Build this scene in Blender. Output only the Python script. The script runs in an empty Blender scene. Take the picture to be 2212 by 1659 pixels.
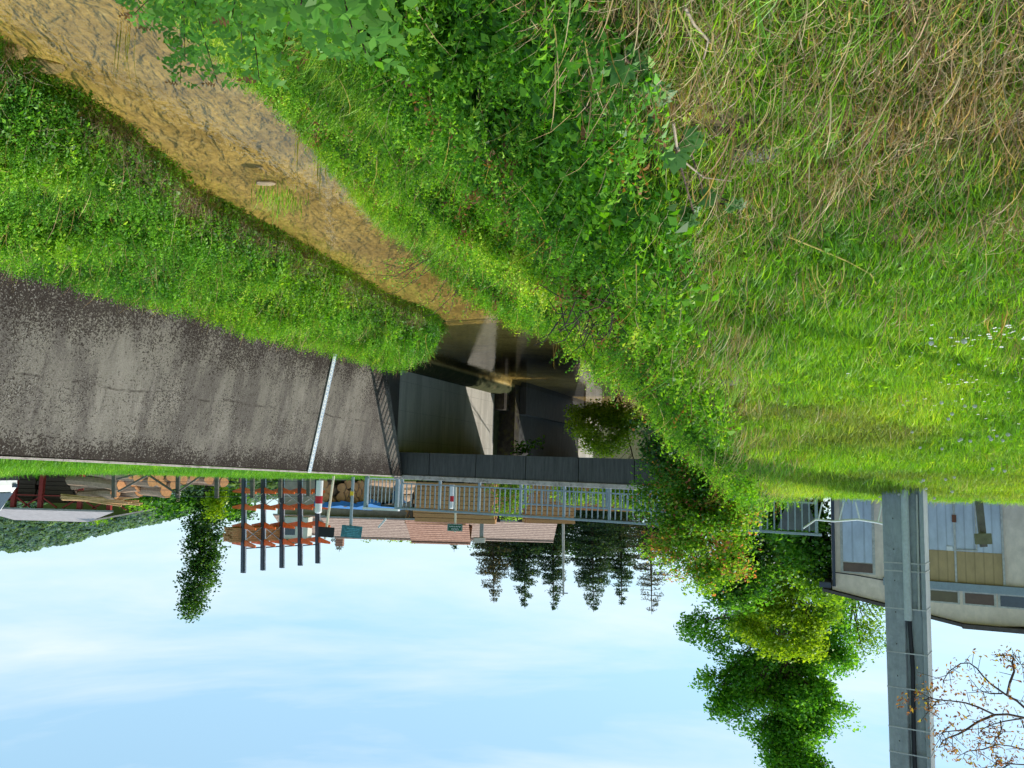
import bpy, bmesh, math, random
import numpy as np
from mathutils import Vector, Matrix

random.seed(7); RNG = np.random.default_rng(11)
SC = bpy.context.scene; COL = SC.collection
R = math.radians

# ------------------------------------------------------------------ camera model (the photograph is upside down: the camera is rolled by half a turn)
FPX = 1661.0; PITCH = math.atan(192.5 / FPX); ROLL = 0.0286
_F = np.array([0, math.cos(PITCH), -math.sin(PITCH)]); _U0 = np.array([0, math.sin(PITCH), math.cos(PITCH)]); _R0 = np.array([1.0, 0, 0])
_R = _R0 * math.cos(ROLL) + _U0 * math.sin(ROLL); _U = -_R0 * math.sin(ROLL) + _U0 * math.cos(ROLL)
def ray(x, y): return _F + _R * ((1106 - x) / FPX) + _U * ((y - 829.5) / FPX)
def P(x, y, Y):
    r = ray(x, y); return Vector(r * (Y / r[1]))
def PZ(x, y, z):
    r = ray(x, y); return Vector(r * (z / r[2]))
cam = bpy.data.cameras.new('camera'); co = bpy.data.objects.new('camera', cam); COL.objects.link(co)
cam.sensor_width = 36; cam.lens = 36 * FPX / 2212; cam.clip_start = 0.05; cam.clip_end = 5000
M = Matrix.Identity(4)
for i in range(3): M[i][0] = -_R[i]; M[i][1] = -_U[i]; M[i][2] = -_F[i]
co.matrix_world = M; SC.camera = co

# ------------------------------------------------------------------ noise
def _hash(ix, iy, seed):
    h = (ix.astype(np.int64) * 374761393 + iy.astype(np.int64) * 668265263 + seed * 1442695041) & 0xFFFFFFFF
    h = ((h ^ (h >> 13)) * 1274126177) & 0xFFFFFFFF
    return ((h ^ (h >> 16)) & 0xFFFF) / 65535.0
def vnoise(x, y, seed=0):
    x = np.asarray(x, float); y = np.asarray(y, float)
    ix = np.floor(x); iy = np.floor(y); fx = x - ix; fy = y - iy
    fx = fx * fx * (3 - 2 * fx); fy = fy * fy * (3 - 2 * fy)
    a = _hash(ix, iy, seed); b = _hash(ix + 1, iy, seed); c = _hash(ix, iy + 1, seed); d = _hash(ix + 1, iy + 1, seed)
    return (a * (1 - fx) + b * fx) * (1 - fy) + (c * (1 - fx) + d * fx) * fy
def fbm(x, y, seed=0, o=3):
    v = 0; a = .5; t = 0
    for k in range(o):
        v = v + a * vnoise(x * 2 ** k, y * 2 ** k, seed + k * 17); t += a; a *= .5
    return v / t

# ------------------------------------------------------------------ ground plan: s runs along the retaining wall away from the camera, d across the channel to the left
P0 = np.array([8.24, 12.5]); W = np.array([-0.395, 0.919]); W = W / np.linalg.norm(W); N = np.array([-W[1], W[0]])
def SD(X, Y):
    return (X - P0[0]) * W[0] + (Y - P0[1]) * W[1], (X - P0[0]) * N[0] + (Y - P0[1]) * N[1]
def XY(s, d): return P0[0] + W[0] * s + N[0] * d, P0[1] + W[1] * s + N[1] * d
def V3(s, d, z):
    x, y = XY(s, d); return Vector((x, y, z))
WATER = -3.6
def dL(s): return np.interp(s, [-30, -14, -8, -4.2, -2.5, 0, 1.8, 4, 6.3, 9.2, 11, 13, 18, 21, 30], [9.4, 9.4, 8.6, 7.6, 7.4, 6.6, 6.25, 5.9, 6.0, 6.25, 6.4, 6.3, 6.0, 5.6, 4.6])
def dR(s): return np.interp(s, [-30, -14, -8, -4.2, -2.3, -.6, 2.4, 5.6, 7.7, 9.2, 10.0, 10.6], [6.4, 6.4, 6.2, 5.45, 5.05, 4.3, 3.95, 3.4, 3.45, 2.9, 1.9, .2])
def dC(s): return np.interp(s, [-30, -5.5, -3.4, -1.4, .5, 2, 8, 12.2, 20, 22, 40], [11.9, 11.9, 11.72, 11.6, 11.6, 11.75, 11.8, 9.2, 9.2, 9.6, 9.6])
def ztop(s): return np.interp(s, [-20, 0, 12.5, 30], [-.25, -.06, .17, .3])
def lawn_z(X, Y):
    z = np.interp(Y, [-20, -1, 0, 2, 5, 8, 9.3, 11, 14, 18, 40, 120], [-1.7, -1.68, -1.64, -1.36, -.69, .04, .13, -.02, -.1, .05, .35, .6])
    return z
def H(X, Y, rough=True):
    X = np.asarray(X, float); Y = np.asarray(Y, float)
    s, d = SD(X, Y)
    l, r, c = dL(s), dR(s), dC(s)
    lw = lawn_z(X, Y)
    zc = np.where(s > 11.5, .2, np.minimum(lw, np.interp(s, [1, 3, 10, 11.5], [9, -.1, -.1, .2])))
    t = np.clip((d - l) / np.maximum(c - l, .5), 0, 1)
    edge = np.clip((d - l) / .25, 0, 1)
    slope = -3.8 + .33 * edge + (zc + 3.47) * t ** 1.8
    br = np.clip((r - d) / np.maximum(r - .5, .4), 0, 1); edger = np.clip((r - d) / .18, 0, 1)
    berm = -3.8 + .36 * edger + .24 * br ** .8
    far = np.clip((-d - 6) / 60, 0, 1)
    yard = ztop(s) - .06 + np.interp(s, [0, 2.4, 6], [.75, .30, .17]) * np.clip(-d / 3.5, 0, 1) ** .8 + .5 * far
    yard = np.where(s > 11.8, np.clip(.2, 0, 1) + .05 * np.clip((-d - 1.5) / 6, 0, 1) + .3 * np.clip((s - 22) / 30, 0, 1) + .4 * far, yard)
    wallpos = np.where(s > 11.0, -.62, -.14)
    low = np.where(d > l, slope, np.where(d < r, berm, -3.8))
    if rough:
        b = fbm(X * .9, Y * .9, 3) - .5; b2 = fbm(X * 2.6, Y * 2.6, 5) - .5
        on = np.clip((d - l) / 2.0, 0, 1) * np.clip((c - d) / .8, 0, 1)
        low = low + on * (b * .85 + b2 * .28)
        onb = np.clip((r - d) / .6, 0, 1) * np.clip((d - .6) / .8, 0, 1)
        low = low + onb * (b * .22 + b2 * .12)
        lw = lw + (b * .10 + b2 * .05) * np.clip((9.5 - Y) / 3, .25, 1) * np.clip((Y - 0) / 2, 0, 1)
    z = np.where(d < wallpos, yard, np.where(d > c, lw, low))
    # channel closes far upstream
    z = np.where(s > 60, .6, z)
    # bank height past the channel on the left side behind the bridge
    z = np.where((d > c) & (s > 11.5), .2 + .4 * np.clip((s - 22) / 30, 0, 1), z)
    return z
def G(X, Y): return float(H(np.array([X]), np.array([Y]))[0])

# ------------------------------------------------------------------ object helpers
ORG = {}
def tag(o, label=None, cat=None, group=None, kind=None):
    if label: o['label'] = label
    if cat: o['category'] = cat
    if group: o['group'] = group
    if kind: o['kind'] = kind
    return o
def thing(name, loc, label, cat, group=None):
    o = bpy.data.objects.new(name, None); COL.objects.link(o); o.location = loc; o.empty_display_size = .2
    ORG[o.name] = Vector(loc); return tag(o, label, cat, group)
def link_mesh(name, me, parent=None, base=None):
    o = bpy.data.objects.new(name, me); COL.objects.link(o)
    if parent is not None: o.parent = parent; ORG[o.name] = ORG[parent.name]
    else:
        o.location = base if base is not None else (0, 0, 0); ORG[o.name] = Vector(o.location)
    return o
class MB:
    def __init__(s): s.v = []; s.f = []
    def add(s, vs, fs):
        n = len(s.v); s.v += [Vector(v) for v in vs]; s.f += [tuple(i + n for i in f) for f in fs]; return s
    def quad(s, a, b, c, d): return s.add([a, b, c, d], [(0, 1, 2, 3)])
    def poly(s, pts): return s.add(pts, [tuple(range(len(pts)))])
    def box(s, c, sx, sy, sz, rz=0, ax=None):
        X, Y, Z = ax if ax else (Vector((math.cos(rz), math.sin(rz), 0)), Vector((-math.sin(rz), math.cos(rz), 0)), Vector((0, 0, 1)))
        c = Vector(c); vs = []
        for k in (-.5, .5):
            for j in (-.5, .5):
                for i in (-.5, .5): vs.append(c + X * sx * i + Y * sy * j + Z * sz * k)
        return s.add(vs, [(0, 2, 3, 1), (4, 5, 7, 6), (0, 1, 5, 4), (2, 6, 7, 3), (0, 4, 6, 2), (1, 3, 7, 5)])
    def beam(s, p, q, w, h, up=(0, 0, 1)):
        p = Vector(p); q = Vector(q); D = (q - p); L = D.length; D.normalize(); up = Vector(up)
        if abs(D.dot(up)) > .98: up = Vector((0, 1, 0))
        X = D.cross(up).normalized(); Z = X.cross(D).normalized()
        return s.box((p + q) / 2, w, L, h, ax=(X, D, Z))
    def tube(s, pts, rad, n=8, cap=True):
        pts = [Vector(p) for p in pts]; rad = rad if hasattr(rad, '__len__') else [rad] * len(pts)
        rings = []; vs = []; fs = []; prev = None
        for i, p in enumerate(pts):
            D = (pts[min(i + 1, len(pts) - 1)] - pts[max(i - 1, 0)]).normalized()
            a = prev if prev is not None else (Vector((0, 0, 1)) if abs(D.z) < .9 else Vector((1, 0, 0)))
            X = (a - D * a.dot(D)).normalized(); prev = X; Yv = D.cross(X)
            for k in range(n):
                t = 2 * math.pi * k / n; vs.append(p + (X * math.cos(t) + Yv * math.sin(t)) * rad[i])
        for i in range(len(pts) - 1):
            for k in range(n): fs.append((i * n + k, i * n + (k + 1) % n, (i + 1) * n + (k + 1) % n, (i + 1) * n + k))
        if cap: fs.append(tuple(range(n - 1, -1, -1))); fs.append(tuple((len(pts) - 1) * n + k for k in range(n)))
        return s.add(vs, fs)
    def prism(s, pts, off):
        pts = [Vector(p) for p in pts]; off = Vector(off); n = len(pts)
        return s.add(pts + [p + off for p in pts], [tuple(range(n - 1, -1, -1)), tuple(range(n, 2 * n))] + [(i, (i + 1) % n, n + (i + 1) % n, n + i) for i in range(n)])
    def build(s, name, mat, parent=None, base=None, smooth=False, bevel=0):
        me = bpy.data.meshes.new(name)
        o = link_mesh(name, me, parent, base); org = ORG[o.name]
        bm = bmesh.new(); bv = [bm.verts.new(v - org) for v in s.v]
        for f in s.f:
            try: bm.faces.new([bv[i] for i in f])
            except ValueError: pass
        bmesh.ops.recalc_face_normals(bm, faces=bm.faces)
        if bevel: bmesh.ops.bevel(bm, geom=bm.edges[:], offset=bevel, segments=1, affect='EDGES')
        bm.to_mesh(me); bm.free(); me.materials.append(mat)
        if smooth: me.shade_smooth()
        return o
def npmesh(name, verts, quads, mat, tint=None, smooth=False):
    me = bpy.data.meshes.new(name); nv = len(verts); nf = len(quads); k = quads.shape[1]
    me.vertices.add(nv); me.vertices.foreach_set('co', np.ascontiguousarray(verts, dtype=np.float32).ravel())
    me.loops.add(nf * k); me.loops.foreach_set('vertex_index', np.ascontiguousarray(quads, dtype=np.int32).ravel())
    me.polygons.add(nf); me.polygons.foreach_set('loop_start', np.arange(0, nf * k, k, dtype=np.int32))
    me.update(calc_edges=True)
    if tint is not None:
        a = me.attributes.new('tint', 'FLOAT_COLOR', 'POINT'); c = np.ones((nv, 4), np.float32); c[:, :3] = tint; a.data.foreach_set('color', c.ravel())
    me.materials.append(mat)
    if smooth: me.shade_smooth()
    return me

# ------------------------------------------------------------------ materials
def newmat(name):
    m = bpy.data.materials.new(name); m.use_nodes = True; nt = m.node_tree; nt.nodes.clear()
    return m, nt, nt.nodes, nt.links
def nd(ns, t, **kw):
    n = ns.new(t)
    for k, v in kw.items():
        if k == 'inp':
            for a, b in v.items(): n.inputs[a].default_value = b
        else: setattr(n, k, v)
    return n
def c4(c): return (c[0], c[1], c[2], 1)
def mixc(ns, ls, fac, a, b, blend='MIX'):
    m = ns.new('ShaderNodeMix'); m.data_type = 'RGBA'; m.blend_type = blend
    for sock, val in ((m.inputs[0], fac), (m.inputs[6], a), (m.inputs[7], b)):
        if isinstance(val, (int, float)): sock.default_value = val
        elif isinstance(val, tuple): sock.default_value = c4(val)
        else: ls.new(val, sock)
    return m.outputs[2]
def ramp(ns, ls, src, stops):
    r = ns.new('ShaderNodeValToRGB'); e = r.color_ramp.elements
    while len(e) < len(stops): e.new(.5)
    for i, (p, c) in enumerate(stops): e[i].position = p; e[i].color = c4(c) if hasattr(c, '__len__') else (c, c, c, 1)
    ls.new(src, r.inputs[0]); return r.outputs[0]
def noise(ns, ls, scale, detail=4, rough=.6, vec=None, sc=None, dist=0):
    n = nd(ns, 'ShaderNodeTexNoise', inp={'Scale': scale, 'Detail': detail, 'Roughness': rough, 'Distortion': dist})
    if vec is None: vec = ns.new('ShaderNodeNewGeometry').outputs['Position']
    if sc: 
        mp = nd(ns, 'ShaderNodeMapping', inp={'Scale': sc}); ls.new(vec, mp.inputs[0]); vec = mp.outputs[0]
    ls.new(vec, n.inputs['Vector']); return n.outputs[0]
def mat(name, col, rough=.7, var=.35, scale=6, metal=0, bump=.15, dirt=None, sc=None, spec=.3):
    m, nt, ns, ls = newmat(name); out = ns.new('ShaderNodeOutputMaterial'); b = nd(ns, 'ShaderNodeBsdfPrincipled', inp={'Roughness': rough, 'Metallic': metal, 'Specular IOR Level': spec})
    n1 = noise(ns, ls, scale, 5, .65, sc=sc); n2 = noise(ns, ls, scale * 7, 3, .6, sc=sc)
    lo = tuple(c * (1 - var) for c in col); hi = tuple(min(1, c * (1 + var)) for c in col)
    c = ramp(ns, ls, n1, [(.3, lo), (.7, hi)])
    c = mixc(ns, ls, .25, c, ramp(ns, ls, n2, [(.35, tuple(x * .6 for x in col)), (.65, hi)]))
    if dirt:
        f = ramp(ns, ls, noise(ns, ls, scale * .7, 6, .75), [(.5, 0.0), (.68, 1.0)]); c = mixc(ns, ls, f, c, dirt)
    ls.new(c, b.inputs['Base Color'])
    if bump:
        bp = nd(ns, 'ShaderNodeBump', inp={'Strength': bump, 'Distance': .02}); ls.new(n2, bp.inputs['Height']); ls.new(bp.outputs[0], b.inputs['Normal'])
    ls.new(b.outputs[0], out.inputs[0]); return m
def leafmat(name, inst, trans=.45, gloss=.012):
    m, nt, ns, ls = newmat(name); out = ns.new('ShaderNodeOutputMaterial')
    at = nd(ns, 'ShaderNodeAttribute', attribute_name='tint'); at.attribute_type = 'INSTANCER' if inst else 'GEOMETRY'
    col = at.outputs['Color']
    if inst:
        va = nd(ns, 'ShaderNodeAttribute', attribute_name='tint'); va.attribute_type = 'GEOMETRY'
        col = mixc(ns, ls, 1.0, col, va.outputs['Color'], 'MULTIPLY')
    d = ns.new('ShaderNodeBsdfDiffuse'); t = ns.new('ShaderNodeBsdfTranslucent'); ls.new(col, d.inputs[0])
    ls.new(mixc(ns, ls, 1.0, col, (1.2, 1.3, .45), 'MULTIPLY'), t.inputs[0])
    mx = nd(ns, 'ShaderNodeMixShader', inp={0: trans}); ls.new(d.outputs[0], mx.inputs[1]); ls.new(t.outputs[0], mx.inputs[2])
    g = nd(ns, 'ShaderNodeBsdfGlossy', inp={'Roughness': .42, 'Color': (.9, .95, 1, 1)}); mx2 = nd(ns, 'ShaderNodeMixShader', inp={0: gloss})
    ls.new(mx.outputs[0], mx2.inputs[1]); ls.new(g.outputs[0], mx2.inputs[2]); ls.new(mx2.outputs[0], out.inputs[0]); return m
LEAF_I = leafmat('leaf_ground_cover', True); LEAF_T = leafmat('leaf_tree', False, .52, .02)
GRASS_I = leafmat('grass_blade', True, .35, .02)
BARK = mat('bark', (.09, .065, .045), .9, .4, 12, bump=.6)
TWIG = mat('twig', (.10, .06, .045), .8, .3, 20)
CONC = mat('concrete_grey', (.30, .29, .27), .9, .25, 4, bump=.3, dirt=(.12, .11, .10))
CONC_DARK = mat('concrete_dark_shaded', (.075, .073, .07), .75, .45, 3, bump=.3, sc=(6, 6, .5))  # dark tone carries the shade of the culvert and wing return in its colour
CONC_PALE = mat('kerb_concrete', (.50, .43, .39), .9, .25, 8, bump=.3, dirt=(.2, .17, .14))
STEEL = mat('painted_steel_bluegrey', (.25, .31, .35), .45, .15, 5, bump=.05, spec=.5)
STEEL_D = mat('dark_blue_steel', (.05, .06, .085), .5, .2, 5, bump=.05)
ORANGE = mat('orange_paint', (.85, .17, .04), .5, .2, 4, bump=.05)
WHITE = mat('white_paint', (.78, .78, .76), .5, .08, 6, bump=.05)
RED = mat('red_paint', (.5, .02, .03), .5, .15, 6, bump=.05)
CREAM = mat('cream_paint', (.72, .65, .48), .5, .1, 6, bump=.05)
BLACK = mat('black_panel', (.015, .016, .018), .5, .2, 6, bump=.05)
TEAL = mat('weathered_teal_panel', (.05, .18, .21), .5, .6, 14, bump=.05)
GREEN_SIGN = mat('green_sign_paint', (.01, .10, .05), .4, .15, 6, bump=.02)
TIMBER = mat('grey_timber', (.13, .115, .095), .85, .35, 10, bump=.4)
LOGBARK = mat('log_side', (.36, .24, .16), .9, .4, 9, bump=.5)
LOGEND = mat('log_end', (.62, .30, .13), .85, .25, 12, bump=.2)
LUMBER = mat('sawn_lumber', (.50, .25, .11), .8, .5, 14, bump=.2, sc=(1, 1, 9))
LUMBER_D = mat('dark_lumber', (.10, .065, .05), .85, .4, 14, bump=.2, sc=(1, 1, 6))
BLUE = mat('blue_tarp', (.02, .13, .34), .5, .3, 3, bump=.2)
GLASS = mat('dark_glass', (.03, .05, .07), .12, .3, 2, bump=0, spec=.6)
REDSTEEL = mat('red_oxide_steel', (.28, .03, .025), .6, .25, 6, bump=.1)
STRAWM = mat('dry_twigs', (.42, .33, .24), .9, .3, 20)

def concrete_wall_material():
    m, nt, ns, ls = newmat('lichen_concrete_wall'); out = ns.new('ShaderNodeOutputMaterial'); b = nd(ns, 'ShaderNodeBsdfPrincipled', inp={'Roughness': .95, 'Specular IOR Level': .15})
    big = noise(ns, ls, .55, 4, .6); c = ramp(ns, ls, big, [(.3, (.155, .135, .108)), (.55, (.225, .20, .162)), (.75, (.33, .295, .245))])
    st = noise(ns, ls, 2.4, 5, .7, sc=(1, 1, .12)); c = mixc(ns, ls, ramp(ns, ls, st, [(.42, .8), (.58, 0.0)]), c, (.06, .047, .04))
    st2 = noise(ns, ls, 3.1, 4, .6, sc=(1.3, 1.3, .1)); c = mixc(ns, ls, ramp(ns, ls, st2, [(.56, 0.0), (.70, .4)]), c, (.38, .335, .285))
    pos = ns.new('ShaderNodeNewGeometry').outputs['Position']
    fine = noise(ns, ls, 60, 3, .7); c = mixc(ns, ls, .35, c, ramp(ns, ls, fine, [(.35, (.06, .052, .048)), (.65, (.36, .33, .30))]))
    # dark lichen spots, dense in patches
    vo = nd(ns, 'ShaderNodeTexNoise', inp={'Scale': 24, 'Detail': 3, 'Roughness': .75, 'Distortion': .6}); ls.new(pos, vo.inputs['Vector'])
    patch = noise(ns, ls, .8, 4, .7)
    sep = ns.new('ShaderNodeSeparateXYZ'); ls.new(pos, sep.inputs[0])
    zt = nd(ns, 'ShaderNodeMapRange', inp={1: -.55, 2: .05, 3: 0.0, 4: .22}); ls.new(sep.outputs[2], zt.inputs[0])
    zb = nd(ns, 'ShaderNodeMapRange', inp={1: -1.7, 2: -2.8, 3: 0.0, 4: .16}); ls.new(sep.outputs[2], zb.inputs[0])
    a1 = nd(ns, 'ShaderNodeMath', operation='MULTIPLY_ADD', inp={1: .55, 2: -.27}); ls.new(patch, a1.inputs[0])
    a2 = nd(ns, 'ShaderNodeMath', operation='ADD'); ls.new(vo.outputs[0], a2.inputs[0]); ls.new(a1.outputs[0], a2.inputs[1])
    a3 = nd(ns, 'ShaderNodeMath', operation='ADD'); ls.new(a2.outputs[0], a3.inputs[0]); ls.new(zt.outputs[0], a3.inputs[1])
    a4 = nd(ns, 'ShaderNodeMath', operation='ADD'); ls.new(a3.outputs[0], a4.inputs[0]); ls.new(zb.outputs[0], a4.inputs[1])
    c = mixc(ns, ls, ramp(ns, ls, a4.outputs[0], [(.56, 0.0), (.62, .86)]), c, (.022, .014, .011))
    vp = noise(ns, ls, 24, 2, .6); a5 = nd(ns, 'ShaderNodeMath', operation='ADD'); ls.new(vp, a5.inputs[0]); ls.new(a1.outputs[0], a5.inputs[1])
    c = mixc(ns, ls, ramp(ns, ls, a5.outputs[0], [(.66, 0.0), (.72, .6)]), c, (.40, .37, .33))
    # pour joints: thin wavering dark lines
    wob = noise(ns, ls, .8, 3, .5); wz = nd(ns, 'ShaderNodeMath', operation='MULTIPLY_ADD', inp={1: .35, 2: 1.18}); ls.new(wob, wz.inputs[0])
    add = nd(ns, 'ShaderNodeMath', operation='ADD'); ls.new(wz.outputs[0], add.inputs[0]); ls.new(sep.outputs[2], add.inputs[1])
    ab = nd(ns, 'ShaderNodeMath', operation='ABSOLUTE'); ls.new(add.outputs[0], ab.inputs[0])
    brk = noise(ns, ls, 2.2, 3, .6); lf = ramp(ns, ls, ab.outputs[0], [(.010, .6), (.03, 0.0)])
    mul = nd(ns, 'ShaderNodeMath', operation='MULTIPLY'); ls.new(lf, mul.inputs[0]); ls.new(ramp(ns, ls, brk, [(.46, 0.0), (.58, 1.0)]), mul.inputs[1])
    c = mixc(ns, ls, mul.outputs[0], c, (.03, .022, .018))
    ls.new(c, b.inputs['Base Color'])
    bp = nd(ns, 'ShaderNodeBump', inp={'Strength': .7, 'Distance': .03}); ls.new(a4.outputs[0], bp.inputs['Height']); ls.new(bp.outputs[0], b.inputs['Normal'])
    ls.new(b.outputs[0], out.inputs[0]); return m
WALLM = concrete_wall_material()

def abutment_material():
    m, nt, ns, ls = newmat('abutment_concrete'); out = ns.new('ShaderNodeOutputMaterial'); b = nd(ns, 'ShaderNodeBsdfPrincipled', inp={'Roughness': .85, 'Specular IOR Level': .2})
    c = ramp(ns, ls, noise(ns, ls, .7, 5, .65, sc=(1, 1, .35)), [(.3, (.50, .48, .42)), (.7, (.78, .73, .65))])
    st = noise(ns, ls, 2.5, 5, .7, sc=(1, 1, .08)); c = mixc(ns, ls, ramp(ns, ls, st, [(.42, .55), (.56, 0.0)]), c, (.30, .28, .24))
    c = mixc(ns, ls, .3, c, ramp(ns, ls, noise(ns, ls, 40, 4, .7), [(.35, (.35, .33, .3)), (.65, (.8, .75, .66))]))
    pos = ns.new('ShaderNodeNewGeometry').outputs['Position']; sep = ns.new('ShaderNodeSeparateXYZ'); ls.new(pos, sep.inputs[0])
    wet = nd(ns, 'ShaderNodeMapRange', inp={1: -3.2, 2: -3.6, 3: 0.0, 4: .85}); ls.new(sep.outputs[2], wet.inputs[0])
    c = mixc(ns, ls, wet.outputs[0], c, (.09, .075, .03))
    bk = nd(ns, 'ShaderNodeMath', operation='FRACT'); mu = nd(ns, 'ShaderNodeMath', operation='MULTIPLY', inp={1: 1.05}); ls.new(sep.outputs[2], mu.inputs[0]); ls.new(mu.outputs[0], bk.inputs[0])
    c = mixc(ns, ls, ramp(ns, ls, bk.outputs[0], [(.0, .5), (.02, 0.0)]), c, (.1, .09, .08))
    ls.new(c, b.inputs['Base Color']); ls.new(b.outputs[0], out.inputs[0]); return m
ABUT = abutment_material()

def ground_material():
    m, nt, ns, ls = newmat('earth_and_stream_bed'); out = ns.new('ShaderNodeOutputMaterial'); b = nd(ns, 'ShaderNodeBsdfPrincipled', inp={'Roughness': .9, 'Specular IOR Level': .15})
    pos = ns.new('ShaderNodeNewGeometry').outputs['Position']; sep = ns.new('ShaderNodeSeparateXYZ'); ls.new(pos, sep.inputs[0])
    earth = ramp(ns, ls, noise(ns, ls, 5, 6, .7), [(.3, (.028, .034, .012)), (.55, (.05, .055, .022)), (.75, (.12, .09, .05))])
    at = nd(ns, 'ShaderNodeAttribute', attribute_name='dry'); at.attribute_type = 'GEOMETRY'
    dry = ramp(ns, ls, noise(ns, ls, 25, 5, .75), [(.3, (.07, .05, .03)), (.6, (.26, .18, .10)), (.8, (.38, .29, .18))])
    earth = mixc(ns, ls, at.outputs['Fac'], earth, dry)
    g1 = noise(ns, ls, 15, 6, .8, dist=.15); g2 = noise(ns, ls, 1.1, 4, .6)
    bed = ramp(ns, ls, g1, [(.28, (.34, .225, .075)), (.42, (.50, .355, .125)), (.58, (.62, .455, .17)), (.74, (.85, .70, .37))])  # gold noise mixes gravel tone with caustic light put into the bed colour
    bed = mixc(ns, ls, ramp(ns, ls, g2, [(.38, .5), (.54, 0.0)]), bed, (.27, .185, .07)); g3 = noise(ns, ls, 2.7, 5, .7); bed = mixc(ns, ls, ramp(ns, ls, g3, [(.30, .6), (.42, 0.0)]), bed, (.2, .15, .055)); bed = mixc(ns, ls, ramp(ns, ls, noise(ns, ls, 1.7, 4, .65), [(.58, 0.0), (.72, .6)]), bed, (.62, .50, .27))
    vo = nd(ns, 'ShaderNodeTexVoronoi', feature='DISTANCE_TO_EDGE', inp={'Scale': 5.5}); dn = nd(ns, 'ShaderNodeTexNoise', inp={'Scale': 4, 'Detail': 2})
    ls.new(pos, dn.inputs[0]); dv = mixc(ns, ls, .25, pos, dn.outputs[1], 'ADD'); mp = nd(ns, 'ShaderNodeMapping', inp={'Scale': (1, .8, 1), 'Rotation': (0, 0, .4)}); ls.new(dv, mp.inputs[0]); ls.new(mp.outputs[0], vo.inputs[0])
    # pebbles
    pv = nd(ns, 'ShaderNodeTexVoronoi', inp={'Scale': 14, 'Randomness': 1}); ls.new(dv, pv.inputs[0])
    bed = mixc(ns, ls, .4, bed, mixc(ns, ls, 1.0, bed, ramp(ns, ls, pv.outputs['Color'], [(.1, (.55, .52, .48)), (.9, (1.3, 1.25, 1.1))]), 'MULTIPLY'))
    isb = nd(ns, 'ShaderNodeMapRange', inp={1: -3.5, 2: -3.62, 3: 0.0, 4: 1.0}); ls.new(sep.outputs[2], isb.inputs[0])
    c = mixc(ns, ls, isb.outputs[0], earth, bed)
    gr = ramp(ns, ls, noise(ns, ls, 3, 5, .7), [(.3, (.05, .10, .018)), (.7, (.11, .19, .04))])
    top = nd(ns, 'ShaderNodeMapRange', inp={1: .0, 2: .3, 3: 0.0, 4: 1.0}); ls.new(sep.outputs[2], top.inputs[0])
    c = mixc(ns, ls, top.outputs[0], c, gr)
    ls.new(c, b.inputs['Base Color'])
    bp = nd(ns, 'ShaderNodeBump', inp={'Strength': .3, 'Distance': .03}); ls.new(g1, bp.inputs['Height']); ls.new(bp.outputs[0], b.inputs['Normal'])
    ls.new(b.outputs[0], out.inputs[0]); return m
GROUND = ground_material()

def water_material():
    m, nt, ns, ls = newmat('clear_shallow_water'); out = ns.new('ShaderNodeOutputMaterial')
    pos = ns.new('ShaderNodeNewGeometry').outputs['Position']
    mp = nd(ns, 'ShaderNodeMapping', inp={'Rotation': (0, 0, .42), 'Scale': (1, .55, 1)}); ls.new(pos, mp.inputs[0])
    n1 = noise(ns, ls, 4, 3, .55, vec=mp.outputs[0], dist=1.0); n2 = noise(ns, ls, 9, 3, .6, vec=mp.outputs[0], dist=.6)
    ad = nd(ns, 'ShaderNodeMath', operation='MULTIPLY_ADD', inp={1: .45}); ls.new(n2, ad.inputs[0]); ls.new(n1, ad.inputs[2])
    bp = nd(ns, 'ShaderNodeBump', inp={'Strength': .08, 'Distance': .05}); ls.new(ad.outputs[0], bp.inputs['Height'])
    tr = nd(ns, 'ShaderNodeBsdfTransparent', inp={0: (.96, .92, .76, 1)}); g = nd(ns, 'ShaderNodeBsdfGlossy', inp={'Roughness': .04}); ls.new(bp.outputs[0], g.inputs['Normal'])
    fr = nd(ns, 'ShaderNodeFresnel', inp={0: 1.4}); ls.new(bp.outputs[0], fr.inputs['Normal'])
    mx = ns.new('ShaderNodeMixShader'); ls.new(fr.outputs[0], mx.inputs[0]); ls.new(tr.outputs[0], mx.inputs[1]); ls.new(g.outputs[0], mx.inputs[2])
    ls.new(mx.outputs[0], out.inputs[0]); return m
WATERM = water_material()

def roof_material(name, a, b2, dark, row=.33):
    m, nt, ns, ls = newmat(name); out = ns.new('ShaderNodeOutputMaterial'); b = nd(ns, 'ShaderNodeBsdfPrincipled', inp={'Roughness': .9, 'Specular IOR Level': .1})
    pos = ns.new('ShaderNodeNewGeometry').outputs['Position']; sep = ns.new('ShaderNodeSeparateXYZ'); ls.new(pos, sep.inputs[0])
    mu = nd(ns, 'ShaderNodeMath', operation='MULTIPLY', inp={1: 1 / (row * .5)}); ls.new(sep.outputs[2], mu.inputs[0]); fr = nd(ns, 'ShaderNodeMath', operation='FRACT'); ls.new(mu.outputs[0], fr.inputs[0])
    n = noise(ns, ls, 3.5, 5, .7); c = ramp(ns, ls, n, [(.3, a), (.7, b2)])
    c = mixc(ns, ls, .5, c, ramp(ns, ls, noise(ns, ls, 5.5, 2, .8, sc=(1, 1, 2.5)), [(.35, tuple(x * .55 for x in a)), (.65, tuple(min(1, x * 1.25) for x in b2))]))
    c = mixc(ns, ls, ramp(ns, ls, fr.outputs[0], [(.0, .85), (.28, .7), (.42, 0.0)]), c, dark)
    ls.new(c, b.inputs['Base Color']); ls.new(b.outputs[0], out.inputs[0]); return m
ROOF_PINK = roof_material('weathered_pink_tiles', (.33, .225, .18), (.48, .35, .28), (.09, .055, .045))
ROOF_RED = roof_material('red_brown_tiles', (.34, .17, .115), (.50, .29, .21), (.09, .045, .035))
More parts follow.
